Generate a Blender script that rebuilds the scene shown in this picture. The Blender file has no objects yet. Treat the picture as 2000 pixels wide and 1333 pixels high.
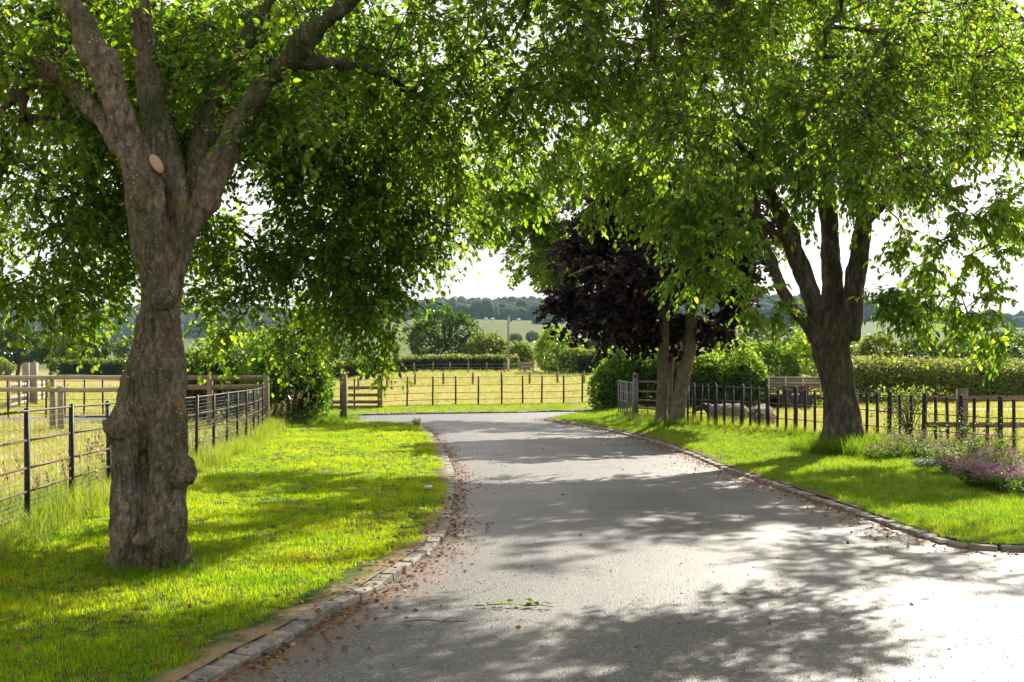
import bpy, bmesh, math, random
import numpy as np
from mathutils import Vector, Matrix, Euler, geometry

S = bpy.context.scene
COL = S.collection
R = math.radians
# ------------------------------------------------------------------ camera, sky, sun, exposure
F = 2222.0            # focal length in photo pixels (40 mm on a 36 mm sensor)
HZ, EYE = 735.0, 1.5  # horizon row in the photo, eye height
cam = bpy.data.cameras.new('camera'); camo = bpy.data.objects.new('camera', cam); COL.objects.link(camo)
camo.location = (0, 0, EYE); camo.rotation_euler = (R(90), 0, 0)
cam.sensor_width = 36; cam.lens = 36 * F / 2000; cam.shift_y = 0.0342
cam.clip_start = 0.1; cam.clip_end = 9000
cam.dof.use_dof = True; cam.dof.focus_distance = 17; cam.dof.aperture_fstop = 9
S.camera = camo

SUN_AZ, SUN_EL = 30.0, 37.0      # degrees to the right of straight ahead, above the horizon
W = bpy.data.worlds.new('World'); S.world = W; W.use_nodes = True
nt = W.node_tree; nt.nodes.clear()
wo = nt.nodes.new('ShaderNodeOutputWorld'); bg = nt.nodes.new('ShaderNodeBackground')
sky = nt.nodes.new('ShaderNodeTexSky'); sky.sky_type = 'NISHITA'; sky.sun_disc = False
sky.sun_elevation = R(SUN_EL); sky.sun_rotation = R(SUN_AZ)
sky.air_density = 1.0; sky.dust_density = 4.0; sky.ozone_density = 1.0
# thin high white cloud over the whole sky, as in the photograph
tc = nt.nodes.new('ShaderNodeTexCoord'); mp = nt.nodes.new('ShaderNodeMapping'); mp.inputs['Scale'].default_value = (1, 1, 4)
cn = nt.nodes.new('ShaderNodeTexNoise'); cn.inputs['Scale'].default_value = 2.2; cn.inputs['Detail'].default_value = 6
cr = nt.nodes.new('ShaderNodeMapRange'); cr.inputs[1].default_value = .3; cr.inputs[2].default_value = .7; cr.inputs[3].default_value = .5; cr.inputs[4].default_value = .9
mx = nt.nodes.new('ShaderNodeMix'); mx.data_type = 'RGBA'; mx.inputs[7].default_value = (12.2, 11.9, 11.3, 1)
nt.links.new(tc.outputs['Generated'], mp.inputs[0]); nt.links.new(mp.outputs[0], cn.inputs['Vector'])
nt.links.new(cn.outputs[0], cr.inputs[0]); nt.links.new(cr.outputs[0], mx.inputs[0])
nt.links.new(sky.outputs[0], mx.inputs[6]); nt.links.new(mx.outputs[2], bg.inputs[0])
bg.inputs[1].default_value = 0.05
nt.links.new(bg.outputs[0], wo.inputs[0])

sd = bpy.data.lights.new('sun', 'SUN'); sd.energy = 5.0; sd.angle = R(0.55); sd.color = (1, .93, .79)
so = bpy.data.objects.new('sun', sd); COL.objects.link(so)
sv = Vector((math.sin(R(SUN_AZ)) * math.cos(R(SUN_EL)), math.cos(R(SUN_AZ)) * math.cos(R(SUN_EL)), math.sin(R(SUN_EL))))
so.rotation_euler = sv.to_track_quat('Z', 'Y').to_euler(); so.location = (20, 40, 40)
S.view_settings.view_transform = 'Standard'; S.view_settings.look = 'None'
S.view_settings.exposure = 1.3; S.view_settings.gamma = 1; S.view_settings.use_curve_mapping = False
S.render.engine = 'CYCLES'
cy = S.cycles
cy.max_bounces = 9; cy.diffuse_bounces = 6; cy.glossy_bounces = 2; cy.transmission_bounces = 4; cy.volume_bounces = 0; cy.transparent_max_bounces = 4
cy.use_denoising = True; cy.use_adaptive_sampling = True; cy.adaptive_threshold = 0.02
cy.sample_clamp_indirect = 6
cy.caustics_reflective = False; cy.caustics_refractive = False

# ------------------------------------------------------------------ helpers
def P(px, py, d):
    """world point seen at photo pixel (px, py) at distance d"""
    return np.array([(px - 1000) / F * d, d, EYE - (py - HZ) / F * d])

def sstep(a, b, x):
    t = np.clip((np.asarray(x, float) - a) / (b - a), 0, 1); return t * t * (3 - 2 * t)

DK = np.array([-9e3, 18, 24, 32, 44, 52, 70, 90, 130, 200, 300, 600, 900, 1300, 1700, 3600])
ZC = np.array([0, 0, .03, .1, .26, .46, 1.1, 1.8, 2.2, 3, 6.5, 20, 43, 66, 80, 90])       # straight ahead
ZL = np.array([0, 0, .02, .05, .08, .09, .1, .5, 1.6, 2.4, 4, 11, 19, 45, 88, 100])        # to the left
ZR = np.array([0, 0, .03, .1, .14, .15, .2, .3, 1.4, 3.2, 6.0, 18, 37, 58, 74, 84])        # to the right
def ground(x, y):
    x = np.asarray(x, float); y = np.asarray(y, float)
    r = np.hypot(x, y); front = sstep(-.2, .5, y / np.maximum(r, .01))
    d = np.where(y > 0, np.maximum(y, r * .7), 0)
    u = x / np.maximum(y, 5)
    zc = np.interp(d, DK, ZC); zl = np.interp(d, DK, ZL); zr = np.interp(d, DK, ZR)
    wl = sstep(-.06, -.24, u); wr = sstep(.08, .28, u)
    z = zc * (1 - wl) * (1 - wr) + zl * wl + zr * wr
    z = z * front
    bump = .15 * sstep(2.5, 3.9, x) * sstep(20.5, 28, y) * (1 - sstep(45, 75, y))
    far = sstep(250, 900, r)
    roll = far * (9 * np.sin(x * .0045 + 1.3) + 6 * np.sin(x * .009 + y * .004) + 4 * np.sin(y * .011))
    return z + bump + roll * sstep(600, 1100, r)

def G(px, py, off=0.0):
    """point on the ground seen at a photo pixel below the horizon"""
    d = max(EYE * F / max(py - HZ, 1e-3), 1)
    d = min(d, 400)
    for _ in range(60):
        z = float(ground((px - 1000) / F * d, d)) + off
        nd = (EYE - z) * F / max(py - HZ, 1e-3)
        d = .5 * d + .5 * min(max(nd, 1), 400)
    return np.array([(px - 1000) / F * d, d])

def vnoise(p, seed=0):
    p = np.asarray(p, float); i = np.floor(p).astype(np.int64); f = p - i; f = f * f * (3 - 2 * f)
    def h(ix, iy, iz):
        n = (ix * 374761393 + iy * 668265263 + iz * 2147483647 + seed * 1442695041) & 0xffffffff
        n = ((n ^ (n >> 13)) * 1274126177) & 0xffffffff
        n = (n ^ (n >> 16)) & 0xffff
        return n / 65535.0
    out = 0
    for a in (0, 1):
        for b in (0, 1):
            for c in (0, 1):
                w = (f[:, 0] if a else 1 - f[:, 0]) * (f[:, 1] if b else 1 - f[:, 1]) * (f[:, 2] if c else 1 - f[:, 2])
                out = out + w * h(i[:, 0] + a, i[:, 1] + b, i[:, 2] + c)
    return out * 2 - 1
def fbm(p, o=3, seed=0):
    s = 0; a = 1; t = 0
    for k in range(o):
        s = s + a * vnoise(np.asarray(p) * 2 ** k, seed + k); t += a; a *= .5
    return s / t

def tag(o, label=None, cat=None, group=None, kind=None):
    if label: o['label'] = label
    if cat: o['category'] = cat
    if group: o['group'] = group
    if kind: o['kind'] = kind
    return o
def link(name, me, mat=None, parent=None, loc=None):
    o = bpy.data.objects.new(name, me); COL.objects.link(o)
    if mat is not None and me is not None and len(me.materials) == 0: me.materials.append(mat)
    if parent is not None: o.parent = parent
    if loc is not None: o.location = loc
    return o
def empty(name, loc=(0, 0, 0), label=None, cat=None, group=None):
    o = bpy.data.objects.new(name, None); COL.objects.link(o); o.location = loc; o.empty_display_size = .1
    return tag(o, label, cat, group)
def struct(o): o['kind'] = 'structure'; return o

def mesh_np(name, V, faces, smooth=False):
    """faces: list of (M,k) int arrays"""
    me = bpy.data.meshes.new(name)
    V = np.ascontiguousarray(V, np.float32).reshape(-1, 3)
    me.vertices.add(len(V)); me.vertices.foreach_set('co', V.ravel())
    faces = [np.asarray(f, np.int32) for f in faces if len(f)]
    nl = sum(f.size for f in faces); nf = sum(len(f) for f in faces)
    me.loops.add(nl); me.polygons.add(nf)
    me.loops.foreach_set('vertex_index', np.concatenate([f.ravel() for f in faces]))
    st = []; o = 0
    for f in faces:
        st.append(o + np.arange(len(f)) * f.shape[1]); o += f.size
    me.polygons.foreach_set('loop_start', np.concatenate(st).astype(np.int32))
    if smooth: me.polygons.foreach_set('use_smooth', np.ones(nf, bool))
    me.update(calc_edges=True)
    return me

class MB:
    """collects simple shapes, builds one mesh"""
    def __init__(s): s.V = []; s.F4 = []; s.F3 = []; s.n = 0
    def add(s, V, F4=None, F3=None):
        V = np.asarray(V, float).reshape(-1, 3)
        if F4 is not None and len(F4): s.F4.append(np.asarray(F4) + s.n)
        if F3 is not None and len(F3): s.F3.append(np.asarray(F3) + s.n)
        s.V.append(V); s.n += len(V)
    def box(s, c, h, ax=None):
        c = np.asarray(c, float); A = np.eye(3) if ax is None else np.asarray(ax, float)
        sg = np.array([[-1, -1, -1], [1, -1, -1], [1, 1, -1], [-1, 1, -1], [-1, -1, 1], [1, -1, 1], [1, 1, 1], [-1, 1, 1]], float)
        s.add(c + (sg * np.asarray(h)) @ A, [[0, 3, 2, 1], [4, 5, 6, 7], [0, 1, 5, 4], [1, 2, 6, 5], [2, 3, 7, 6], [3, 0, 4, 7]])
    def bar(s, a, b, w, t, up=(0, 0, 1)):
        """rectangular bar from a to b, w = half width sideways, t = half size along up"""
        a = np.asarray(a, float); b = np.asarray(b, float); y = b - a; L = np.linalg.norm(y); y = y / L
        x = np.cross(y, up); x /= max(np.linalg.norm(x), 1e-9); z = np.cross(x, y)
        s.box((a + b) / 2, (w, L / 2, t), np.array([x, y, z]))
    def tube(s, pts, rad, n=6, cap=True):
        pts = np.asarray(pts, float); m = len(pts); rad = np.broadcast_to(np.asarray(rad, float), (m,))
        T = np.gradient(pts, axis=0); T /= np.maximum(np.linalg.norm(T, axis=1), 1e-9)[:, None]
        ref = np.array([0, 0, 1.]) if abs(T[0, 2]) < .8 else np.array([1., 0, 0])
        X = np.cross(T, ref); X /= np.maximum(np.linalg.norm(X, axis=1), 1e-9)[:, None]; Y = np.cross(T, X)
        a = np.arange(n) * 2 * np.pi / n
        V = pts[:, None] + rad[:, None, None] * (np.cos(a)[None, :, None] * X[:, None] + np.sin(a)[None, :, None] * Y[:, None])
        i = np.arange(m - 1)[:, None] * n; j = np.arange(n)[None]; k = (j + 1) % n
        q = np.stack([i + j, i + k, i + n + k, i + n + j], -1).reshape(-1, 4)
        V = V.reshape(-1, 3); f3 = []
        if cap:
            V = np.vstack([V, pts[0], pts[-1]])
            f3 = [[m * n, (j0 + 1) % n, j0] for j0 in range(n)] + [[m * n + 1, (m - 1) * n + j0, (m - 1) * n + (j0 + 1) % n] for j0 in range(n)]
        s.add(V, q, f3)
    def mesh(s, name, smooth=False):
        return mesh_np(name, np.vstack(s.V), ([np.vstack(s.F4)] if s.F4 else []) + ([np.vstack(s.F3)] if s.F3 else []), smooth)
    def build(s, name, mat, parent=None, smooth=False):
        return link(name, s.mesh(name, smooth), mat, parent)

def icos(sub, name='i'):
    bm = bmesh.new(); bmesh.ops.create_icosphere(bm, subdivisions=sub, radius=1)
    V = np.array([v.co for v in bm.verts]); Fc = np.array([[v.index for v in f.verts] for f in bm.faces]); bm.free()
    return V, Fc
ICO = {k: icos(k) for k in (1, 2, 3, 4)}

def catmull(pts, n=8):
    p = np.asarray(pts, float); q = np.vstack([2 * p[0] - p[1], p, 2 * p[-1] - p[-2]]); out = []
    for i in range(1, len(q) - 2):
        for t in np.arange(n) / n:
            a, b, c, d = q[i - 1:i + 3]
            out.append(.5 * (2 * b + (c - a) * t + (2 * a - 5 * b + 4 * c - d) * t * t + (3 * b - a - 3 * c + d) * t ** 3))
    out.append(p[-1]); return np.array(out)
def resample(p, step):
    s = np.r_[0, np.cumsum(np.linalg.norm(np.diff(p, axis=0), axis=1))]; n = max(int(round(s[-1] / step)), 1)
    t = np.linspace(0, s[-1], n + 1); return np.stack([np.interp(t, s, p[:, k]) for k in range(p.shape[1])], 1)
def polydist(q, p):
    """distance of points q (N,2) to polyline p"""
    best = np.full(len(q), 1e9)
    for a, b in zip(p[:-1], p[1:]):
        ab = b - a; L = ab @ ab
        if L < 1e-12: continue
        t = np.clip(((q - a) @ ab) / L, 0, 1); dd = np.hypot(*(q - a - t[:, None] * ab).T); best = np.minimum(best, dd)
    return best
def inpoly(q, p):
    r = np.zeros(len(q), bool); x, y = q.T; n = len(p)
    for i in range(n):
        x1, y1 = p[i]; x2, y2 = p[(i + 1) % n]
        if y1 == y2: continue
        r ^= ((y1 > y) != (y2 > y)) & (x < (x2 - x1) * (y - y1) / (y2 - y1) + x1)
    return r
def sheet(name, outline, spacing, off, mat, edge=None):
    """a ground sheet filling an outline, following the ground"""
    o = resample(np.vstack([outline, outline[:1]]), spacing)[:-1]
    lo, hi = o.min(0), o.max(0)
    gx, gy = np.meshgrid(np.arange(lo[0], hi[0], spacing), np.arange(lo[1], hi[1], spacing)); q = np.stack([gx.ravel(), gy.ravel()], 1)
    q = q[inpoly(q, o)]; q = q[polydist(q, np.vstack([o, o[:1]])) > spacing * .45]
    vs = [Vector(v) for v in np.vstack([o, q])]; n = len(o)
    r = geometry.delaunay_2d_cdt(vs, [(i, (i + 1) % n) for i in range(n)], [list(range(n))], 1, 1e-5)
    v2 = np.array([[v.x, v.y] for v in r[0]]); V = np.column_stack([v2, ground(v2[:, 0], v2[:, 1]) + off])
    tri = np.array([f for f in r[2] if len(f) == 3])
    a, b, c = v2[tri[:, 0]], v2[tri[:, 1]], v2[tri[:, 2]]
    cr_ = (b - a)[:, 0] * (c - a)[:, 1] - (b - a)[:, 1] * (c - a)[:, 0]; tri[cr_ < 0] = tri[cr_ < 0][:, ::-1]
    me = mesh_np(name, V, [tri], True)
    if edge is not None:
        at = me.attributes.new('edge', 'FLOAT', 'POINT')
        dd = np.min([polydist(v2, e) for e in edge], axis=0); at.data.foreach_set('value', dd.astype(np.float32))
    return link(name, me, mat)

# ------------------------------------------------------------------ materials
def NM(name):
    m = bpy.data.materials.new(name); m.use_nodes = True; m.node_tree.nodes.clear()
    N = m.node_tree.nodes; L = m.node_tree.links
    out = N.new('ShaderNodeOutputMaterial'); return m, N, L, out
def nz(N, L, scale, detail=4, vec=None, rough=.55, stretch=None):
    n = N.new('ShaderNodeTexNoise'); n.inputs['Scale'].default_value = scale; n.inputs['Detail'].default_value = detail; n.inputs['Roughness'].default_value = rough
    if vec is not None:
        if stretch:
            mpn = N.new('ShaderNodeMapping'); mpn.inputs['Scale'].default_value = stretch; L.new(vec, mpn.inputs[0]); vec = mpn.outputs[0]
        L.new(vec, n.inputs['Vector'])
    return n.outputs[0]
def ramp(N, L, fac, stops, interp='LINEAR'):
    r = N.new('ShaderNodeValToRGB'); r.color_ramp.interpolation = interp; e = r.color_ramp.elements
    while len(e) < len(stops): e.new(.5)
    for k, (p, c) in enumerate(stops):
        e[k].position = p; e[k].color = (*c, 1) if len(c) == 3 else c
    L.new(fac, r.inputs[0]); return r.outputs[0]
def mixc(N, L, fac, a, b, mode='MIX'):
    m = N.new('ShaderNodeMix'); m.data_type = 'RGBA'; m.blend_type = mode
    for s_, v in ((0, fac), (6, a), (7, b)):
        if isinstance(v, (int, float)): m.inputs[s_].default_value = v
        elif isinstance(v, tuple): m.inputs[s_].default_value = (*v, 1)
        else: L.new(v, m.inputs[s_])
    return m.outputs[2]
def math_(N, L, op, a, b=0.0, clamp=False):
    m = N.new('ShaderNodeMath'); m.operation = op; m.use_clamp = clamp
    for i, v in enumerate((a, b)):
        if isinstance(v, (int, float)): m.inputs[i].default_value = v
        else: L.new(v, m.inputs[i])
    return m.outputs[0]
def maprange(N, L, v, a, b, c=0., d=1.):
    m = N.new('ShaderNodeMapRange'); m.inputs[1].default_value = a; m.inputs[2].default_value = b; m.inputs[3].default_value = c; m.inputs[4].default_value = d
    L.new(v, m.inputs[0]); return m.outputs[0]
def wpos(N): return N.new('ShaderNodeNewGeometry').outputs['Position']
def opos(N): return N.new('ShaderNodeTexCoord').outputs['Object']
def bsdf(N, L, out, col, rough=.8, bump=None, bstr=.5, bdist=.01, spec=.4, metal=0.):
    b = N.new('ShaderNodeBsdfPrincipled'); b.inputs['Specular IOR Level'].default_value = spec; b.inputs['Metallic'].default_value = metal
    if isinstance(col, tuple): b.inputs['Base Color'].default_value = (*col, 1)
    else: L.new(col, b.inputs['Base Color'])
    if isinstance(rough, (int, float)): b.inputs['Roughness'].default_value = rough
    else: L.new(rough, b.inputs['Roughness'])
    if bump is not None:
        bn = N.new('ShaderNodeBump'); bn.inputs['Strength'].default_value = bstr; bn.inputs['Distance'].default_value = bdist
        L.new(bump, bn.inputs['Height']); L.new(bn.outputs[0], b.inputs['Normal'])
    L.new(b.outputs[0], out.inputs[0]); return b
def leaf_mat(name, stops, tstops, tr=.5, gloss=.35, patch=0.0, sheen=.22):
    """leaf: reflects one colour, lets another through; differs leaf to leaf"""
    m, N, L, out = NM(name)
    g = N.new('ShaderNodeNewGeometry'); oi = N.new('ShaderNodeObjectInfo')
    rnd = math_(N, L, 'FRACT', math_(N, L, 'ADD', g.outputs['Random Per Island'], oi.outputs['Random']))
    if patch:
        pn = nz(N, L, patch, 3, g.outputs['Position']); rnd = math_(N, L, 'ADD', math_(N, L, 'MULTIPLY', rnd, .45), math_(N, L, 'MULTIPLY', maprange(N, L, pn, .3, .7), .55), True)
    c1 = ramp(N, L, rnd, stops); c2 = ramp(N, L, rnd, tstops)
    d = N.new('ShaderNodeBsdfDiffuse'); t = N.new('ShaderNodeBsdfTranslucent'); L.new(c1, d.inputs[0]); L.new(c2, t.inputs[0])
    a = N.new('ShaderNodeMixShader'); a.inputs[0].default_value = min(tr * 1.12, .62); L.new(d.outputs[0], a.inputs[1]); L.new(t.outputs[0], a.inputs[2])
    gl = N.new('ShaderNodeBsdfGlossy'); gl.inputs['Roughness'].default_value = gloss; gl.inputs[0].default_value = (.8, .85, .8, 1)
    lw = N.new('ShaderNodeLayerWeight'); lw.inputs[0].default_value = .2
    f = math_(N, L, 'MULTIPLY', lw.outputs['Fresnel'], sheen)
    b = N.new('ShaderNodeMixShader'); L.new(f, b.inputs[0]); L.new(a.outputs[0], b.inputs[1]); L.new(gl.outputs[0], b.inputs[2])
    L.new(b.outputs[0], out.inputs[0]); return m
def S3(a, b, c): return [(0.0, a), (.5, b), (1.0, c)]

M = {}
M['plum_leaf'] = leaf_mat('plum_leaf', S3((.038, .088, .013), (.058, .125, .017), (.095, .16, .022)), S3((.12, .30, .010), (.28, .48, .016), (.56, .66, .03)))
M['cherry_leaf'] = leaf_mat('cherry_leaf', S3((.042, .10, .018), (.062, .138, .022), (.10, .17, .026)), S3((.15, .36, .016), (.30, .52, .02), (.58, .68, .035)))
M['copper_leaf'] = leaf_mat('copper_leaf', S3((.016, .012, .014), (.026, .018, .020), (.045, .032, .032)), S3((.012, .006, .006), (.026, .010, .009), (.055, .02, .014)), .3)
M['maple_leaf'] = leaf_mat('maple_leaf', S3((.04, .08, .014), (.055, .11, .018), (.08, .14, .024)), S3((.16, .3, .02), (.26, .42, .03), (.44, .56, .04)))
M['hedge_leaf'] = leaf_mat('hedge_leaf', S3((.028, .058, .014), (.04, .085, .018), (.075, .12, .025)), S3((.12, .26, .015), (.2, .38, .02), (.38, .52, .035)), .5, patch=.8)
M['dark_leaf'] = leaf_mat('dark_leaf', S3((.02, .045, .013), (.03, .06, .016), (.05, .085, .02)), S3((.06, .13, .015), (.1, .2, .02), (.2, .3, .03)), .4)
M['olive_leaf'] = leaf_mat('olive_leaf', S3((.06, .09, .024), (.085, .125, .03), (.14, .155, .04)), S3((.18, .27, .03), (.28, .36, .04), (.42, .45, .06)), .42)
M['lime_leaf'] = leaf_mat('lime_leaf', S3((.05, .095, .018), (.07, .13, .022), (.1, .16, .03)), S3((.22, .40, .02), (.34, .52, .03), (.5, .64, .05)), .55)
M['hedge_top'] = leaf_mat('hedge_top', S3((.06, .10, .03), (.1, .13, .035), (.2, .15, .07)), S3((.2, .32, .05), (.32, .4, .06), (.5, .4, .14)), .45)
M['far_leaf'] = leaf_mat('far_leaf', S3((.025, .05, .016), (.04, .07, .02), (.06, .095, .025)), S3((.06, .13, .015), (.1, .18, .02), (.16, .25, .03)), .35)
M['lawn_blade'] = leaf_mat('lawn_blade', [(0, (.028, .085, .004)), (.35, (.054, .13, .005)), (.7, (.098, .16, .006)), (1, (.19, .19, .03))], [(0, (.13, .34, .003)), (.35, (.35, .54, .004)), (.7, (.60, .68, .006)), (1, (.72, .65, .04))], .55, .6, patch=.9, sheen=.06)
M['verge_blade'] = leaf_mat('verge_blade', [(0, (.028, .07, .005)), (.4, (.048, .105, .007)), (.75, (.075, .13, .009)), (1, (.17, .15, .04))], [(0, (.10, .28, .006)), (.4, (.22, .42, .008)), (.75, (.40, .54, .012)), (1, (.55, .48, .08))], .52, .6, patch=1.0, sheen=.06)
M['long_blade'] = leaf_mat('long_blade', S3((.05, .10, .02), (.09, .13, .025), (.2, .17, .06)), S3((.18, .32, .02), (.36, .46, .02), (.58, .54, .08)), .5, .6, patch=.9, sheen=.08)
M['tuft_blade'] = leaf_mat('tuft_blade', S3((.04, .08, .008), (.055, .105, .010), (.08, .13, .013)), S3((.17, .34, .010), (.24, .42, .014), (.36, .5, .02)), .45, .6, sheen=.05)
M['dry_blade'] = leaf_mat('dry_blade', S3((.13, .16, .03), (.24, .21, .06), (.33, .26, .10)), S3((.34, .40, .05), (.5, .45, .09), (.58, .45, .16)), .45, .6, patch=.5)

def grass_ground(name, cols, brown=None, edge=False):
    m, N, L, out = NM(name); p = wpos(N)
    c = ramp(N, L, nz(N, L, 1.2, 5, p, .65), [(.3, cols[0]), (.5, cols[1]), (.7, cols[2])])
    c = mixc(N, L, nz(N, L, 40, 3, p), c, mixc(N, L, .5, c, (0, 0, 0)))
    if edge:
        at = N.new('ShaderNodeAttribute'); at.attribute_name = 'edge'
        e = math_(N, L, 'ADD', at.outputs['Fac'], math_(N, L, 'MULTIPLY', nz(N, L, 3.5, 4, p), -.42))
        c = mixc(N, L, maprange(N, L, e, -.06, .09, 1, 0), c, brown)
    bsdf(N, L, out, c, .95, nz(N, L, 60, 4, p), .6, .02, .1); return m
M['lawn'] = grass_ground('lawn', ((.03, .06, .008), (.05, .085, .009), (.08, .105, .012)), (.2, .15, .09), True)
M['verge'] = grass_ground('verge', ((.06, .085, .018), (.085, .11, .022), (.13, .12, .035)), (.14, .08, .045), True)

def terrain_mat():
    m, N, L, out = NM('meadow'); p = wpos(N)
    sx = N.new('ShaderNodeSeparateXYZ'); L.new(p, sx.inputs[0])
    near = ramp(N, L, nz(N, L, .35, 5, p, .6), [(.32, (.12, .15, .03)), (.5, (.22, .20, .055)), (.68, (.32, .25, .10))])
    near = mixc(N, L, maprange(N, L, nz(N, L, 9, 4, p), .35, .65), near, (.30, .22, .085))
    # far: patchwork of fields
    vo = N.new('ShaderNodeTexVoronoi'); vo.inputs['Scale'].default_value = .0032; vo.inputs['Randomness'].default_value = .8; L.new(p, vo.inputs['Vector'])
    far = ramp(N, L, N.new('ShaderNodeSeparateColor').outputs[0], [(0, (.1, .13, .03)), (1, (.2, .18, .06))])
    sc = N.new('ShaderNodeSeparateColor'); L.new(vo.outputs['Color'], sc.inputs[0])
    far = ramp(N, L, sc.outputs[0], [(0, (.045, .08, .015)), (.4, (.095, .10, .028)), (.7, (.055, .09, .018)), (1, (.11, .11, .034))])
    far = mixc(N, L, math_(N, L, 'MULTIPLY', nz(N, L, .03, 5, p), .5), far, (.042, .075, .018))
    c = mixc(N, L, maprange(N, L, sx.outputs[1], 130, 260), near, far)
    bsdf(N, L, out, c, .95, nz(N, L, 12, 5, p), .5, .08, .1); return m
M['meadow'] = terrain_mat()

def asphalt():
    m, N, L, out = NM('asphalt'); p = wpos(N)
    v = N.new('ShaderNodeTexVoronoi'); v.inputs['Scale'].default_value = 95; L.new(p, v.inputs['Vector'])
    sc = N.new('ShaderNodeSeparateColor'); L.new(v.outputs['Color'], sc.inputs[0])
    c = ramp(N, L, sc.outputs[0], [(0, (.012, .011, .0105)), (.45, (.040, .037, .035)), (.8, (.09, .083, .079)), (1, (.25, .235, .225))])
    big = nz(N, L, .8, 5, p, .65); c = mixc(N, L, maprange(N, L, big, .3, .7, .0, .5), c, (.048, .043, .040))
    c = mixc(N, L, maprange(N, L, nz(N, L, 7, 4, p), .45, .75, 0, .5), c, (.045, .039, .034)); c = mixc(N, L, maprange(N, L, nz(N, L, .33, 6, p, .75), .5, .68, 0, .45), c, (.12, .105, .092)); c = mixc(N, L, maprange(N, L, nz(N, L, 1.7, 6, p, .8), .58, .72, 0, .5), c, (.035, .03, .026))
    at = N.new('ShaderNodeAttribute'); at.attribute_name = 'edge'
    e = math_(N, L, 'ADD', at.outputs['Fac'], math_(N, L, 'MULTIPLY', nz(N, L, 2.2, 5, p, .7), -.75))
    lit = mixc(N, L, nz(N, L, 30, 4, p), (.06, .03, .015), (.14, .068, .033))
    c = mixc(N, L, maprange(N, L, e, -.34, .06, .9, 0), c, lit)
    tk = ramp(N, L, math_(N, L, 'ADD', math_(N, L, 'MULTIPLY', at.outputs['Fac'], .4), math_(N, L, 'MULTIPLY', nz(N, L, .5, 3, p), .12)), [(.45, (0, 0, 0)), (.58, (1, 1, 1)), (.72, (0, 0, 0))]); c = mixc(N, L, math_(N, L, 'MULTIPLY', tk, .28), c, (.14, .124, .11))
    h = math_(N, L, 'ADD', math_(N, L, 'MULTIPLY', v.outputs['Distance'], -1.), math_(N, L, 'MULTIPLY', nz(N, L, 26, 3, p), .5))
    bsdf(N, L, out, c, maprange(N, L, big, .3, .7, .45, .56), h, .6, .006, .62); return m
M['asphalt'] = asphalt()

def stone():
    m, N, L, out = NM('kerb_granite'); p = wpos(N); oi = N.new('ShaderNodeObjectInfo')
    c = ramp(N, L, nz(N, L, 14, 5, p, .65), [(.3, (.09, .08, .068)), (.5, (.20, .18, .16)), (.72, (.33, .305, .275))])
    c = mixc(N, L, maprange(N, L, oi.outputs['Random'], 0, 1, 0, .5), c, (.2, .165, .14))
    c = mixc(N, L, maprange(N, L, nz(N, L, 5, 4, p), .5, .68, 0, .7), c, (.06, .062, .03))
    bsdf(N, L, out, c, .8, nz(N, L, 50, 5, p), .5, .008); return m
M['stone'] = stone()

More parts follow.
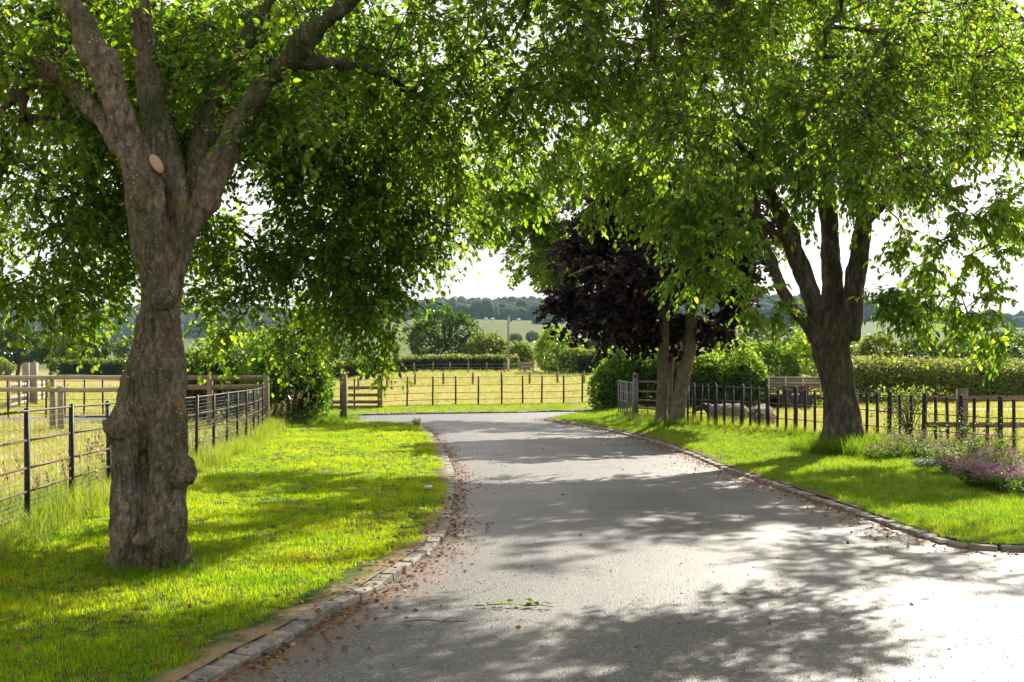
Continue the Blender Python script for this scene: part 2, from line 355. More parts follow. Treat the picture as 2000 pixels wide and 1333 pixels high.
def bark(name, dark, mid, pale, lichen=0., moss=0., orange=0., stretch=(1, 1, .22), sc=16., bd=.02, rings=False, fis=0, limb_moss_shade=False):
    m, N, L, out = NM(name); p = opos(N)
    n1 = nz(N, L, sc, 6, p, .68, stretch); n2 = nz(N, L, 3.2, 4, p)
    c = ramp(N, L, n1, [(.28, dark), (.5, mid), (.72, pale)])
    c = mixc(N, L, maprange(N, L, n2, .35, .7, 0, .45), c, dark)
    if moss:
        mm = math_(N, L, 'MULTIPLY', maprange(N, L, nz(N, L, 2.4, 5, p, .6), .43, .60), moss)
        if limb_moss_shade:  # moss on the upper limbs; their shade is put into this colour too
            so_ = N.new('ShaderNodeSeparateXYZ'); L.new(p, so_.inputs[0]); up_m = math_(N, L, 'MULTIPLY', maprange(N, L, so_.outputs[2], 2.9, 3.5), maprange(N, L, so_.outputs[0], -.12, .12))
            mm = math_(N, L, 'ADD', mm, math_(N, L, 'MULTIPLY', up_m, maprange(N, L, nz(N, L, 3.5, 5, p, .65), .3, .55, .2, .8)), True)
        c = mixc(N, L, mm, c, mixc(N, L, n1, (.018, .03, .010), (.075, .08, .03)))
    if orange:
        mm = math_(N, L, 'MULTIPLY', maprange(N, L, nz(N, L, 4.5, 6, p, .7), .60, .70), orange)
        c = mixc(N, L, mm, c, (.22, .14, .02))
    if lichen:
        v = N.new('ShaderNodeTexVoronoi'); v.inputs['Scale'].default_value = 62; mpn = N.new('ShaderNodeMapping'); mpn.inputs['Scale'].default_value = (.6, .6, 1); L.new(p, mpn.inputs[0]); L.new(mixc(N, L, .06, mpn.outputs[0], N.new('ShaderNodeTexNoise').outputs[1]), v.inputs['Vector'])
        dd = math_(N, L, 'ADD', v.outputs['Distance'], math_(N, L, 'MULTIPLY', nz(N, L, 7, 6, p, .75), 1.1))
        mm = maprange(N, L, dd, .58, .76, lichen, 0); c = mixc(N, L, mm, c, (.42, .42, .38))
    if fis:
        wv = mixc(N, L, .07, p, N.new('ShaderNodeTexNoise').outputs[1]); nd = N.new('ShaderNodeTexNoise'); nd.inputs['Scale'].default_value = 6; L.new(p, nd.inputs['Vector']); wv = mixc(N, L, .10, p, nd.outputs[1])
        mf = N.new('ShaderNodeMapping'); mf.inputs['Scale'].default_value = (1, 1, .11); L.new(wv, mf.inputs[0]); vf = N.new('ShaderNodeTexVoronoi'); vf.feature = 'DISTANCE_TO_EDGE'; vf.inputs['Scale'].default_value = fis; L.new(mf.outputs[0], vf.inputs['Vector'])
        fm = maprange(N, L, vf.outputs['Distance'], .0, .11, 1, 0); fm = math_(N, L, 'MULTIPLY', fm, maprange(N, L, nz(N, L, 2.6, 3, p), .4, .65, .1, 1))
        c = mixc(N, L, math_(N, L, 'MULTIPLY', fm, .6), c, tuple(.5 * x for x in dark)); n1 = math_(N, L, 'SUBTRACT', n1, math_(N, L, 'MULTIPLY', fm, .5))
    h = n1
    if rings:
        w = N.new('ShaderNodeTexWave'); w.bands_direction = 'Z'; w.inputs['Scale'].default_value = 3.2; w.inputs['Distortion'].default_value = 5; w.inputs['Detail'].default_value = 3; L.new(p, w.inputs['Vector'])
        c = mixc(N, L, math_(N, L, 'MULTIPLY', maprange(N, L, w.outputs[1], .7, .95), .5), c, dark)
    bsdf(N, L, out, c, .9, h, .9, bd, .2); return m
M['plum_bark'] = bark('plum_bark', (.028, .02, .013), (.165, .13, .094), (.35, .29, .22), .75, .65, .9, (1, 1, .5), 30, .03, fis=17, limb_moss_shade=True)
M['cherry_bark'] = bark('cherry_bark', (.022, .017, .013), (.10, .08, .06), (.25, .21, .165), .2, .5, .1, (1, 1, .3), bd=.06, sc=12, fis=10)
M['copper_bark'] = bark('copper_bark', (.08, .064, .044), (.19, .158, .115), (.29, .25, .19), .2, .4, .15, (1, 1, .6), 11, .012)
M['twig'] = bark('twig_bark', (.045, .035, .025), (.10, .082, .06), (.2, .17, .13))
M['burl_bark'] = bark('burl_bark', (.04, .028, .018), (.15, .108, .076), (.27, .21, .16), .3, .35, .3, (1, 1, 1), 22, .02, fis=20)
def simple(name, dark, pale, sc=20., rough=.7, stretch=None, bstr=.4, bdist=.004, spec=.3, metal=0.):
    m, N, L, out = NM(name); p = opos(N); n = nz(N, L, sc, 5, p, .6, stretch)
    oi = N.new('ShaderNodeObjectInfo')
    c = ramp(N, L, n, [(.3, dark), (.7, pale)]); c = mixc(N, L, maprange(N, L, oi.outputs['Random'], 0, 1, 0, .25), c, dark)
    bsdf(N, L, out, c, rough, n, bstr, bdist, spec, metal); return m
M['iron'] = simple('black_iron', (.008, .008, .009), (.02, .02, .021), 40, .5, spec=.3)
M['rail_iron'] = simple('worn_iron', (.05, .04, .034), (.13, .105, .09), 30, .45, spec=.5)
M['gate_iron'] = simple('grey_iron', (.08, .075, .07), (.17, .16, .15), 30, .5, spec=.5)
M['rust'] = simple('rusty_iron', (.06, .036, .026), (.14, .088, .062), 30, .6, spec=.3)
M['wood'] = simple('weathered_wood', (.15, .125, .095), (.33, .28, .21), 10, .8, (6, 6, 1))
M['wood_rail'] = simple('round_rail_wood', (.19, .16, .10), (.42, .36, .25), 9, .75, (1, 5, 5))
M['oak'] = simple('brown_oak', (.10, .075, .045), (.24, .18, .11), 9, .8, (1, 5, 5))
M['pale_wood'] = simple('silvered_wood', (.30, .275, .24), (.52, .48, .42), 8, .8, (5, 1, 5))
M['stump_wood'] = simple('cut_wood', (.30, .205, .13), (.46, .34, .235), 12, .8)
M['pole'] = simple('pole_wood', (.18, .155, .12), (.33, .29, .23), 6, .8, (6, 6, 1))
M['wire'] = simple('galvanised_wire', (.25, .25, .25), (.42, .42, .42), 20, .4, metal=.6)
M['maroon'] = simple('maroon_paint', (.06, .018, .016), (.12, .035, .03), 12, .6)
M['grey_board'] = simple('grey_board', (.12, .11, .095), (.22, .205, .18), 8, .85, (1, 1, 6))
M['rubber'] = simple('rubber', (.02, .02, .02), (.04, .04, .04), 20, .8)
M['wool'] = simple('wool', (.19, .165, .13), (.37, .33, .265), 26, .95, bstr=1., bdist=.03, spec=.1)
M['face'] = simple('dark_face', (.035, .03, .027), (.08, .07, .06), 20, .8)
M['pebble'] = simple('pale_pebble', (.45, .43, .4), (.65, .62, .58), 20, .8)
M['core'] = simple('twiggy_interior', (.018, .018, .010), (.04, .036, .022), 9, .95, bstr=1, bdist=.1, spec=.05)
M['litter'] = leaf_mat('leaf_litter', S3((.10, .045, .02), (.2, .10, .045), (.32, .2, .09)), S3((.12, .05, .02), (.22, .1, .04), (.3, .18, .08)), .25, .5)
M['petal'] = leaf_mat('pink_petal', S3((.27, .07, .19), (.38, .13, .28), (.5, .27, .37)), S3((.34, .1, .25), (.45, .17, .34), (.52, .32, .42)), .4, .5)
M['dusty_petal'] = leaf_mat('dusty_pink_petal', S3((.22, .09, .12), (.34, .16, .2), (.45, .27, .28)), S3((.28, .12, .15), (.4, .2, .24), (.5, .32, .32)), .4, .5)
M['daisy'] = leaf_mat('daisy_petal', S3((.55, .55, .5), (.65, .65, .6), (.75, .75, .7)), S3((.5, .5, .45), (.5, .5, .45), (.5, .5, .45)), .3, .5)
M['silver_leaf'] = leaf_mat('silver_leaf', S3((.22, .26, .22), (.3, .34, .3), (.4, .44, .38)), S3((.25, .3, .25), (.3, .36, .3), (.36, .4, .34)), .35, .5)
M['seed'] = leaf_mat('seed_head', S3((.16, .12, .05), (.22, .17, .07), (.3, .23, .11)), S3((.26, .2, .08), (.34, .27, .11), (.42, .34, .16)), .4, .6)

# ------------------------------------------------------------------ the ground, the drive, the kerbs
KL = np.array([G(*p) for p in [(432, 1324), (512, 1280), (588, 1240), (660, 1196), (724, 1164), (780, 1126), (828, 1092), (868, 1052), (880, 1016), (888, 960), (886, 928), (876, 900), (860, 872), (838, 845), (816, 833), (760, 828), (690, 825.5), (600, 825)]])
KL = np.vstack([[(-1.95, -6), (-1.85, -2), (-1.72, 2.5), (-1.58, 4.6)], KL, [(-14, 35.6), (-40, 36.2)]])
KR = np.array([G(*p) for p in [(1880, 1073), (1800, 1052), (1700, 1017), (1600, 982), (1500, 947), (1400, 913), (1345, 889), (1278, 866), (1202, 846), (1164, 837), (1120, 830), (1085, 825), (1063, 820.5), (1085, 816), (1130, 811), (1169, 808)]])
KR = np.vstack([[(24, 9.2), (9, 9.35), (5.6, 9.5), (4.6, 9.62)], KR, [(6, KR[-1][1] + .9), (40, KR[-1][1] + 2.5)]])
KF = np.array([G(*p) for p in [(560, 815), (690, 812.5), (800, 810), (900, 808.5), (1000, 807), (1080, 805), (1160, 803)]])
KF = np.vstack([[(-40, KF[0][1] + .1), (-16, KF[0][1])], KF, [(8, KF[-1][1] + 1.2), (40, KF[-1][1] + 3)]])
kl, kr, kf = catmull(KL, 8), catmull(KR, 8), catmull(KF, 6)
FL = np.array([(-4.0, 4), (-4.3, 8), (-4.6, 10.6), (-4.9, 13.6), (-5.05, 17), (-5.2, 19.5), (-5.5, 22.5), (-6.05, 27), (-6.9, 32), (-7.5, 35)])   # left metal fence
FR = np.array([(13.0, 16.0), (11.2, 18.0), (9.24, 21.0), (7.4, 23.8), (5.9, 26.1), (4.4, 28.5), (3.45, 31.8)])                                    # right metal fence
fl, fr = catmull(FL, 6), catmull(FR, 6)

road_outline = np.vstack([kl, kf, kr[::-1], [(24, -6)]])
road = struct(sheet('road', road_outline, .45, 0.0, M['asphalt'], [kl, kr]))
shift = lambda c, s: c + s * np.stack([-np.gradient(c[:, 1]), np.gradient(c[:, 0])], 1) / np.linalg.norm(np.gradient(c, axis=0), axis=1)[:, None]
lawn_edge = shift(kl, .10); verge_edge = shift(kr, -.10); far_edge = shift(kf, .12)
fl_out = shift(fl, .5); fr_out = shift(fr, -.6)
cutl = lawn_edge[lawn_edge[:, 0] > -9]
lawn_outline = np.vstack([cutl, [(-9, 35.2), (-8.6, 34.4)], fl_out[::-1], [(-4.6, -6)]])
lawn = struct(sheet('lawn', lawn_outline, .4, .055, M['lawn'], [kl]))
ve = verge_edge[verge_edge[:, 0] < 13.5]
verge_outline = np.vstack([ve[ve[:, 0] < 9.0], [(9.0, 41.5), (4.2, 33)], fr_out[::-1], [(13.6, 16.0)]])
verge = struct(sheet('verge', verge_outline, .4, .055, M['verge'], [kr]))
ff0, ff1 = np.array([-11.0, 44.3]), np.array([9, 47.2])
far_outline = np.vstack([far_edge[(far_edge[:, 0] > -16) & (far_edge[:, 0] < 9)], [(9, 47.6), (-16, 44.2)]])
far_verge = struct(sheet('far_verge', far_outline, .6, .05, M['lawn'], None))

def terrain():
    rr = np.r_[0.01, np.geomspace(.6, 60, 110), np.geomspace(61, 3400, 100)]
    aa = np.r_[np.linspace(-40, 40, 260), np.linspace(41, 319, 90)] * math.pi / 180
    A, Rr = np.meshgrid(aa, rr); X = (np.sin(A) * Rr).ravel(); Y = (np.cos(A) * Rr).ravel(); Q = np.stack([X, Y], 1)
    Z = ground(X, Y) + .035
    nr = (Y < 60) & (np.abs(X) < 45) & (Y > -9); q = Q[nr]
    ins = inpoly(q, road_outline); dd = polydist(q, np.vstack([road_outline, road_outline[:1]]))
    Z[nr] -= .25 * np.where(ins, 1, sstep(1.2, .35, dd))
    n, m = len(rr), len(aa); i = np.arange(n - 1)[:, None] * m; j = np.arange(m)[None]; k = (j + 1) % m
    q = np.stack([i + j, i + k, i + m + k, i + m + j], -1).reshape(-1, 4)
    me = mesh_np('ground', np.stack([X, Y, Z], 1), [q[:, ::-1]], True)
    return struct(link('ground', me, M['meadow']))
terrain()

def kerb_stone_mesh(seed):
    rng = random.Random(seed); bm = bmesh.new(); bmesh.ops.create_cube(bm, size=1)
    bmesh.ops.bevel(bm, geom=[e for e in bm.edges if all(v.co.z > 0 for v in e.verts)], offset=.09, segments=1, profile=.5, affect='EDGES')
    for v in bm.verts: v.co += Vector((rng.uniform(-.05, .05), rng.uniform(-.05, .05), rng.uniform(-.06, .06)))
    me = bpy.data.meshes.new('kerb_stone'); bm.to_mesh(me); bm.free(); me.materials.append(M['stone']); return me
KST = [kerb_stone_mesh(s) for s in range(8)]
def kerb(name, curve, off, step, wid, h, lo, hi):
    rng = random.Random(len(name) * 7 + int(step * 100)); k = struct(empty(name)); c = curve[(curve[:, 0] > lo[0]) & (curve[:, 0] < hi[0]) & (curve[:, 1] > lo[1]) & (curve[:, 1] < hi[1])]
    c = resample(shift(c, off), step)
    for a, b in zip(c[:-1], c[1:]):
        m = (a + b) / 2; L = np.linalg.norm(b - a); z = float(ground(*m)); ang = math.atan2(b[1] - a[1], b[0] - a[0])
        o = link('kerb_stone', rng.choice(KST), None, k)
        o.location = (m[0] + rng.uniform(-.008, .008), m[1] + rng.uniform(-.008, .008), z + h / 2 - .055 + rng.uniform(-.008, .008))
        o.rotation_euler = (rng.uniform(-.05, .05), rng.uniform(-.03, .03), ang + rng.uniform(-.05, .05) + rng.choice((0, math.pi)))
        o.scale = (L * rng.uniform(.84, .94), wid * rng.uniform(.9, 1.08), h + .055)
    return k
kerb('kerb', kl, .07, .27, .14, .075, (-12, 4.4), (5, 40))
kerb('kerb', kr, -.075, .24, .15, .07, (-5, 9), (7.5, 43))
kerb('kerb', kf, .06, .45, .14, .08, (-10, 30), (6, 60))

# ------------------------------------------------------------------ leaves and branches
LT = {
 'oval': (np.array([(0, 0, 0), (-.30, .26, .07), (-.31, .62, .06), (0, 1, -.1), (.31, .62, .06), (.30, .26, .07)]), np.array([[0, 3, 2, 1], [0, 5, 4, 3]]), None),
 'long': (np.array([(0, 0, 0), (-.2, .25, .05), (-.23, .62, .02), (0, 1, -.16), (.23, .62, .02), (.2, .25, .05)]), np.array([[0, 3, 2, 1], [0, 5, 4, 3]]), None),
 'lobed': (np.array([(0, 0, 0), (-.5, .2, .04), (-.2, .42, 0), (-.42, .75, .03), (0, 1, -.08), (.42, .75, .03), (.2, .42, 0), (.5, .2, .04)]), np.array([[0, 4, 3, 2], [0, 6, 5, 4]]), np.array([[0, 2, 1], [0, 7, 6]])),
 'diamond': (np.array([(0, 0, 0), (-.32, .5, .08), (0, 1, 0), (.32, .5, .08)]), None, np.array([[0, 2, 1], [0, 3, 2]])),
 'blade': (np.array([(-.5, 0, 0), (.5, 0, 0), (0, 1, 0)]), None, np.array([[0, 1, 2]])),
}
def unit(v): return v / np.maximum(np.linalg.norm(v, axis=-1, keepdims=True), 1e-9)
def leaf_frames(ax, nr):
    y = unit(ax); x = unit(np.cross(y, nr)); z = np.cross(x, y); return x, y, z
def leaf_mesh(name, kind, pos, ax, nr, size, mat):
    T, q, t = LT[kind]; x, y, z = leaf_frames(ax, nr); n = len(pos); k = len(T)
    V = pos[:, None] + size[:, None, None] * (T[None, :, 0, None] * x[:, None] + T[None, :, 1, None] * y[:, None] + T[None, :, 2, None] * z[:, None])
    b = (np.arange(n) * k)[:, None, None]; fs = []
    if q is not None: fs.append((b + q[None]).reshape(-1, 4))
    if t is not None: fs.append((b + t[None]).reshape(-1, 3))
    me = mesh_np(name, V.reshape(-1, 3), fs); me.materials.append(mat); return me
def lobes(rng, L, n):
    """n points inside ellipsoids (centre, radii, weight); clumped, more towards the outside"""
    w = np.array([l[2] for l in L], float); idx = rng.choice(len(L), n, p=w / w.sum())
    C = np.array([l[0] for l in L])[idx]; Rr = np.array([l[1] for l in L])[idx]
    d = unit(rng.normal(size=(n, 3))); r = rng.random(n) ** (1 / 2.6)
    return C + d * r[:, None] * Rr, d

def in_view(p):
    d = np.maximum(p[:, 1], .1); px = 1000 + p[:, 0] / d * F; py = HZ - (p[:, 2] - EYE) / d * F
    return (p[:, 1] > 1) & (px > 0) & (px < 2000) & (py > 0) & (py < 1333)

def make_tree(root, seed, limbs, limb_r, LOB, ntarget, nspray, nleaf, leaf, size, kind, sprayL, droop, twigmat, branch_step=.35, singles=0, clump=.0, rmax=.06, leafdroop=.5, bare=()):
    """limbs: polylines the branches may start from; grows branches to points in the lobes, then leafy sprays"""
    rng = np.random.default_rng(seed)
    P0 = np.vstack([resample(np.asarray(l, float), .25) for l in limbs]); n0 = len(P0)
    Tg, Dg = lobes(rng, LOB, ntarget)
    if clump > -1:
        keep = fbm(Tg * 1.15 + seed, 2, seed) > clump - .17; Tg, Dg = Tg[keep], Dg[keep]
    keep = Tg[:, 2] > float(ground(root.location.x, root.location.y)) + .3; Tg, Dg = Tg[keep], Dg[keep]
    for c_, r_ in bare: k_ = (((Tg - c_) / r_) ** 2).sum(1) > rng.uniform(.75, 1.25, len(Tg)); Tg, Dg = Tg[k_], Dg[k_]   # bare middle of the crown
    d0 = np.array([np.min(np.sum((P0 - t) ** 2, 1)) for t in Tg]); o = np.argsort(d0); Tg, Dg = Tg[o], Dg[o]
    nodes = np.zeros((n0 + len(Tg) * 30, 3)); nodes[:n0] = P0; par = np.full(len(nodes), -1); N = n0; chains = []
    for t in Tg:
        dd = np.sum((nodes[:N] - t) ** 2, 1); i = int(np.argmin(dd)); L = math.sqrt(dd[i]); n = min(max(int(L / branch_step), 1), 28)
        a = nodes[i]; s = np.linspace(0, 1, n + 1)[1:, None]; path = a + (t - a) * s
        if n > 1:
            path[:-1] += rng.normal(size=(n - 1, 3)) * .045 * min(L, 1.5) ; path[:, 2] += (np.sin(s[:, 0] * math.pi) * .10 * L)
        nodes[N:N + n] = path; par[N] = i; par[N + 1:N + n] = np.arange(N, N + n - 1); chains.append((i, N, N + n)); N += n
    load = np.zeros(N); 
    for i, a, b in chains: load[b - 1] += 1
    for k in range(N - 1, n0 - 1, -1):
        if par[k] >= 0: load[par[k]] += load[k]
    mb = MB()
    for i, a, b in chains:
        pts = np.vstack([nodes[i], nodes[a:b]]); rr = np.minimum(.0065 * np.maximum(load[a:b], 1) ** .47, rmax); rr = np.r_[rr[0], rr]; rr[-1] = .004
        mb.tube(pts, rr, 5 if rr[0] > .014 else 4, False)
    # sprays
    nt_ = len(chains); ends = np.array([b - 1 for _, _, b in chains]); prev = np.array([max(a, b - 3) for _, a, b in chains])
    base = np.repeat(nodes[ends], nspray, 0); bk = np.repeat(nodes[prev], nspray, 0); base = base + (bk - base) * rng.random((len(base), 1)) * .9
    dirs = unit(np.repeat(Dg, nspray, 0) * np.array([.7, .7, .35]) + rng.normal(size=base.shape) * .65 + np.array([0, 0, -.15 - droop * .35]))
    Ls = sprayL * rng.uniform(.55, 1.25, len(base))
    s4 = np.linspace(0, 1, 3)
    sp = base[:, None] + dirs[:, None] * (s4[None, :, None] * Ls[:, None, None]); sp[..., 2] -= droop * (s4 ** 2)[None] * Ls[:, None] * .8
    for k in range(0, len(base), 1 if len(base) < 9000 else 2): mb.tube(sp[k], np.array([.006, .0045, .0025]), 3, False)
    s = np.linspace(.12, 1, nleaf)[None] + rng.uniform(-.04, .04, (len(base), nleaf))
    pos = base[:, None] + dirs[:, None] * (s[..., None] * Ls[:, None, None]); pos[..., 2] -= droop * s ** 2 * Ls[:, None] * .8
    side = unit(np.cross(dirs, [0, 0, 1.]))[:, None] * np.where(np.arange(nleaf) % 2, 1, -1)[None, :, None]
    ax = dirs[:, None] * .55 + side * .8 + rng.normal(size=pos.shape) * .35 + np.array([0, 0, -leafdroop])
    nr = rng.normal(size=pos.shape) * .55 + np.array([0, 0, 1.0]) + .25 * dirs[:, None]
    pos, ax, nr = pos.reshape(-1, 3), ax.reshape(-1, 3), nr.reshape(-1, 3); pos = pos + rng.normal(size=pos.shape) * .012
    sz = size * rng.uniform(.45, 1.3, len(pos))
    if singles:
        v = np.where(in_view(pos))[0]; v = v[np.argsort(-(sz[v] / pos[v, 1]))][:singles]
        T, q, t = LT[kind]; me = mesh_np('leaf', T, [f for f in (q, t) if f is not None]); me.materials.append(leaf)
        x, y, z = leaf_frames(ax[v], nr[v]); base_inv = Matrix.Translation(-root.location)
        for j, k in enumerate(v):
            o_ = link('leaf', me, None, root)
            mt = Matrix([[x[j][r_] * sz[k], y[j][r_] * sz[k], z[j][r_] * sz[k], pos[k][r_]] for r_ in range(3)] + [[0, 0, 0, 1]])
            o_.matrix_local = base_inv @ mt
        keep = np.ones(len(pos), bool); keep[v] = False; pos, ax, nr, sz = pos[keep], ax[keep], nr[keep], sz[keep]
    rl = np.array(root.location)
    mb.V = [v - rl for v in mb.V]; tw = mb.build('branches', twigmat, root, True); tag(tw, kind='stuff')
    cr_ = link('crown', leaf_mesh('crown', kind, pos - rl, ax, nr, sz, leaf), None, root); tag(cr_, kind='stuff')
    return len(pos)

def remesh_trunk(name, tubes, blobs, voxel, mat, root, disp=(), smooth=4):
    """union of tapered tubes melted into one trunk"""
    mb = MB()
    for pts, rad in tubes:
        p = resample(catmull(np.column_stack([pts, rad]), 6), .05); mb.tube(p[:, :3], p[:, 3], 20)
    for c, r in blobs:
        V, Fc = ICO[3]; mb.add(np.asarray(c) + V * np.asarray(r), None, Fc)
    o = bpy.data.objects.new('tmp', mb.mesh('tmp')); COL.objects.link(o)
    m = o.modifiers.new('r', 'REMESH'); m.mode = 'VOXEL'; m.voxel_size = voxel; m.use_smooth_shade = True
    m2 = o.modifiers.new('s', 'SMOOTH'); m2.factor = .5; m2.iterations = smooth
    dg = bpy.context.evaluated_depsgraph_get(); me = bpy.data.meshes.new_from_object(o.evaluated_get(dg)); me.name = name
    bpy.data.objects.remove(o)
    n = len(me.vertices); V = np.empty(n * 3, np.float32); me.vertices.foreach_get('co', V); V = V.reshape(-1, 3).astype(float)
    Nn = np.empty(n * 3, np.float32); me.vertices.foreach_get('normal', Nn); Nn = Nn.reshape(-1, 3)
    for sc, st, amp, sd_ in disp: V = V + Nn * (fbm(V * np.array(st) * sc, 3, sd_) * amp)[:, None]
    V = V - np.array(root.location)
    me.vertices.foreach_set('co', V.astype(np.float32).ravel()); me.materials.clear(); me.materials.append(mat); me.update()
    return link(name, me, None, root)

def px_tube(pts, d, f=None):
    """[(px, py, r_px, depth offset)] -> points and radii at distance d"""
    q = []; r = []
    for px, py, rp, do in pts: q.append(P(px, py, d + do)); r.append(rp * (d + do) / F)
    return np.array(q), np.array(r)
def limb_lines(tubes): return [t[0] for t in tubes]

# ---- big gnarled tree on the left lawn
D1 = 8.6
plum = empty('gnarled_tree', (P(295, 1130, D1)[0], D1, 0), 'big gnarled plum tree with burls on its trunk standing on the left lawn', 'tree')
slim = lambda tb, f: [(q, r * f) for q, r in tb]
low = [px_tube(t, D1) for t in [
    [(242, 1150, 40, -.04), (246, 1100, 33, -.09), (249, 1000, 32, -.11), (249, 900, 32, -.09), (254, 830, 33, -.04), (272, 760, 32, 0), (288, 690, 32, .02)],
    [(345, 1150, 44, -.04), (332, 1090, 36, -.09), (327, 1000, 38, -.11), (327, 900, 39, -.09), (326, 800, 40, -.04), (324, 690, 36, 0), (328, 600, 32, .02)],
    [(295, 1150, 70, .16), (290, 1050, 62, .15), (287, 900, 62, .15), (292, 780, 58, .1), (304, 690, 46, .05)],
    [(291, 900, 5, -.02), (292, 850, 18, -.07), (297, 790, 32, -.1), (302, 700, 36, -.08), (303, 620, 34, -.08)],
    [(300, 1150, 30, -.12), (300, 1080, 22, -.10), (297, 1010, 14, -.06)],
    [(394, 1152, 16, -.06), (366, 1112, 26, -.03), (340, 1040, 14, .06)], [(202, 1152, 20, -.02), (224, 1108, 25, 0), (246, 1040, 14, .06)],
    [(340, 1085, 16, -.05), (368, 1128, 14, -.14), (400, 1150, 8, -.24)], [(262, 1085, 16, -.08), (240, 1130, 14, -.2), (218, 1160, 8, -.32)], [(310, 1085, 14, -.1), (318, 1135, 13, -.22), (330, 1165, 8, -.34)], [(225, 1090, 14, 0), (196, 1130, 12, -.02), (172, 1150, 7, -.06)]]]
up = [px_tube(t, D1) for t in [
    [(300, 700, 38, -.05), (302, 620, 34, -.07), (298, 540, 33, -.08), (293, 450, 37, -.13), (282, 360, 40, -.19), (266, 300, 34, -.22), (244, 245, 31, -.24), (212, 165, 29, -.24), (176, 85, 27, -.24), (138, 0, 22, -.2), (105, -110, 18, -.2), (60, -240, 12, -.3)],
    [(326, 700, 34, 0), (334, 560, 31, .02), (348, 450, 34, .03), (342, 370, 35, .05), (320, 280, 35, .08), (298, 180, 33, .1), (282, 80, 30, .1), (268, 0, 27, .1), (262, -130, 22, .2), (280, -300, 14, .3)],
    [(334, 640, 26, .05), (356, 500, 29, .04), (398, 400, 31, .03), (440, 300, 28, 0), (492, 200, 26, -.05), (560, 118, 24, -.1), (635, 45, 22, -.2), (720, -25, 18, -.3), (860, -130, 11, -.4)],
    [(370, 430, 28, .12), (392, 330, 40, .25), (420, 215, 35, .32), (465, 110, 24, .4), (520, 15, 20, .5), (600, -100, 13, .7)],
    [(292, 420, 24, .1), (240, 300, 23, .2), (185, 215, 21, .3), (120, 150, 18, .45), (45, 105, 16, .6), (-90, 60, 11, .8)],
    [(185, 215, 16, .3), (90, 150, 14, .7), (0, 215, 12, .9), (-80, 250, 8, 1.1)],
    [(232, 180, 14, -.15), (222, 110, 10, -.2), (214, 100, 9, -.2)],
    [(560, 118, 16, -.1), (700, 130, 12, .5), (800, 180, 9, 1.6), (850, 300, 6, 2.6)],
    [(465, 110, 16, .4), (560, 140, 13, 1.2), (640, 240, 10, 2.2), (690, 400, 7, 3.2), (700, 560, 4, 3.5)]]]
up = slim(up[:1], .84) + slim(up[1:], .72)
plum_trunk = remesh_trunk('trunk', low + up, [(P(322, 585, D1 - .3), .085), (P(236, 835, D1 - .1), (.13, .12, .14)), (P(262, 775, D1), (.10, .12, .2))], 0.0165, M['plum_bark'], plum,
    [(4.5, (1, 1, .28), .06, 3), (12, (1, 1, .22), .04, 5), (36, (1, 1, .35), .018, 8)], 3)
def burl(px, py, d, r, seed, label=None):
    V, Fc = ICO[3]; n = fbm(V * 1.6 + seed, 3, seed); n = n - .5 * np.maximum(0, .12 - np.abs(fbm(V * 1.3 + seed * 7, 2, seed + 3))) / .12 * .35; V = V * (1 + .5 * n)[:, None] * np.array(r) + P(px, py, d) - np.array(plum.location)
    o = link('burl', mesh_np('burl', V, [Fc], True), M['burl_bark'], plum)
    return tag(o, label)
burl(324, 590, D1 - .29, (.088, .09, .075), 1); burl(362, 918, D1 - .12, (.085, .09, .105), 2); burl(346, 932, D1 - .2, (.06, .07, .09), 9)
burl(277, 1058, D1 - .235, (.07, .06, .07), 3, 'smooth reddish burl near the foot of the trunk'); burl(229, 840, D1 - .12, (.105, .1, .09), 4)
mb = MB(); q, r = px_tube([(285, 325, 14, -.15), (300, 319, 13, -.2), (305, 317, 12.5, -.225)], D1); mb.tube(q, r, 16); mb.V = [v - np.array(plum.location) for v in mb.V]
stub = mb.build('cut_branch', M['plum_bark'], plum, True)
nrm_ = unit(np.array([.62, -.76, .16])); ux = unit(np.cross(nrm_, [0, 0, 1.])); uy = np.cross(ux, nrm_); uy = unit(uy + .35 * ux); cc = P(306, 320, D1 - .235) - np.array(plum.location)
def ell_disc(ra, rb, off, name, mat, parent, thick):
    a = np.arange(22) * 2 * math.pi / 22; w = 1 + .06 * np.sin(3 * a + 1); ring_ = cc + (np.cos(a) * ra * w)[:, None] * ux + (np.sin(a) * rb * w)[:, None] * uy + off * nrm_
    back = cc + (np.cos(a) * ra * 1.15)[:, None] * ux + (np.sin(a) * rb * 1.15)[:, None] * uy - thick * nrm_; V = np.vstack([ring_, back, cc + off * nrm_ - .003 * nrm_])
    q = [[k, (k + 1) % 22, 22 + (k + 1) % 22, 22 + k] for k in range(22)]; t = [[44, (k + 1) % 22, k] for k in range(22)]
    return link(name, mesh_np(name, V, [np.array(q), np.array(t)]), mat, parent)
ell_disc(.052, .075, .0, 'cut_rim', M['plum_bark'], stub, .11); ell_disc(.042, .064, .006, 'cut_face', M['stump_wood'], stub, .002)
def lob(px, py, d, r, w): return (P(px, py, d), np.array(r), w)
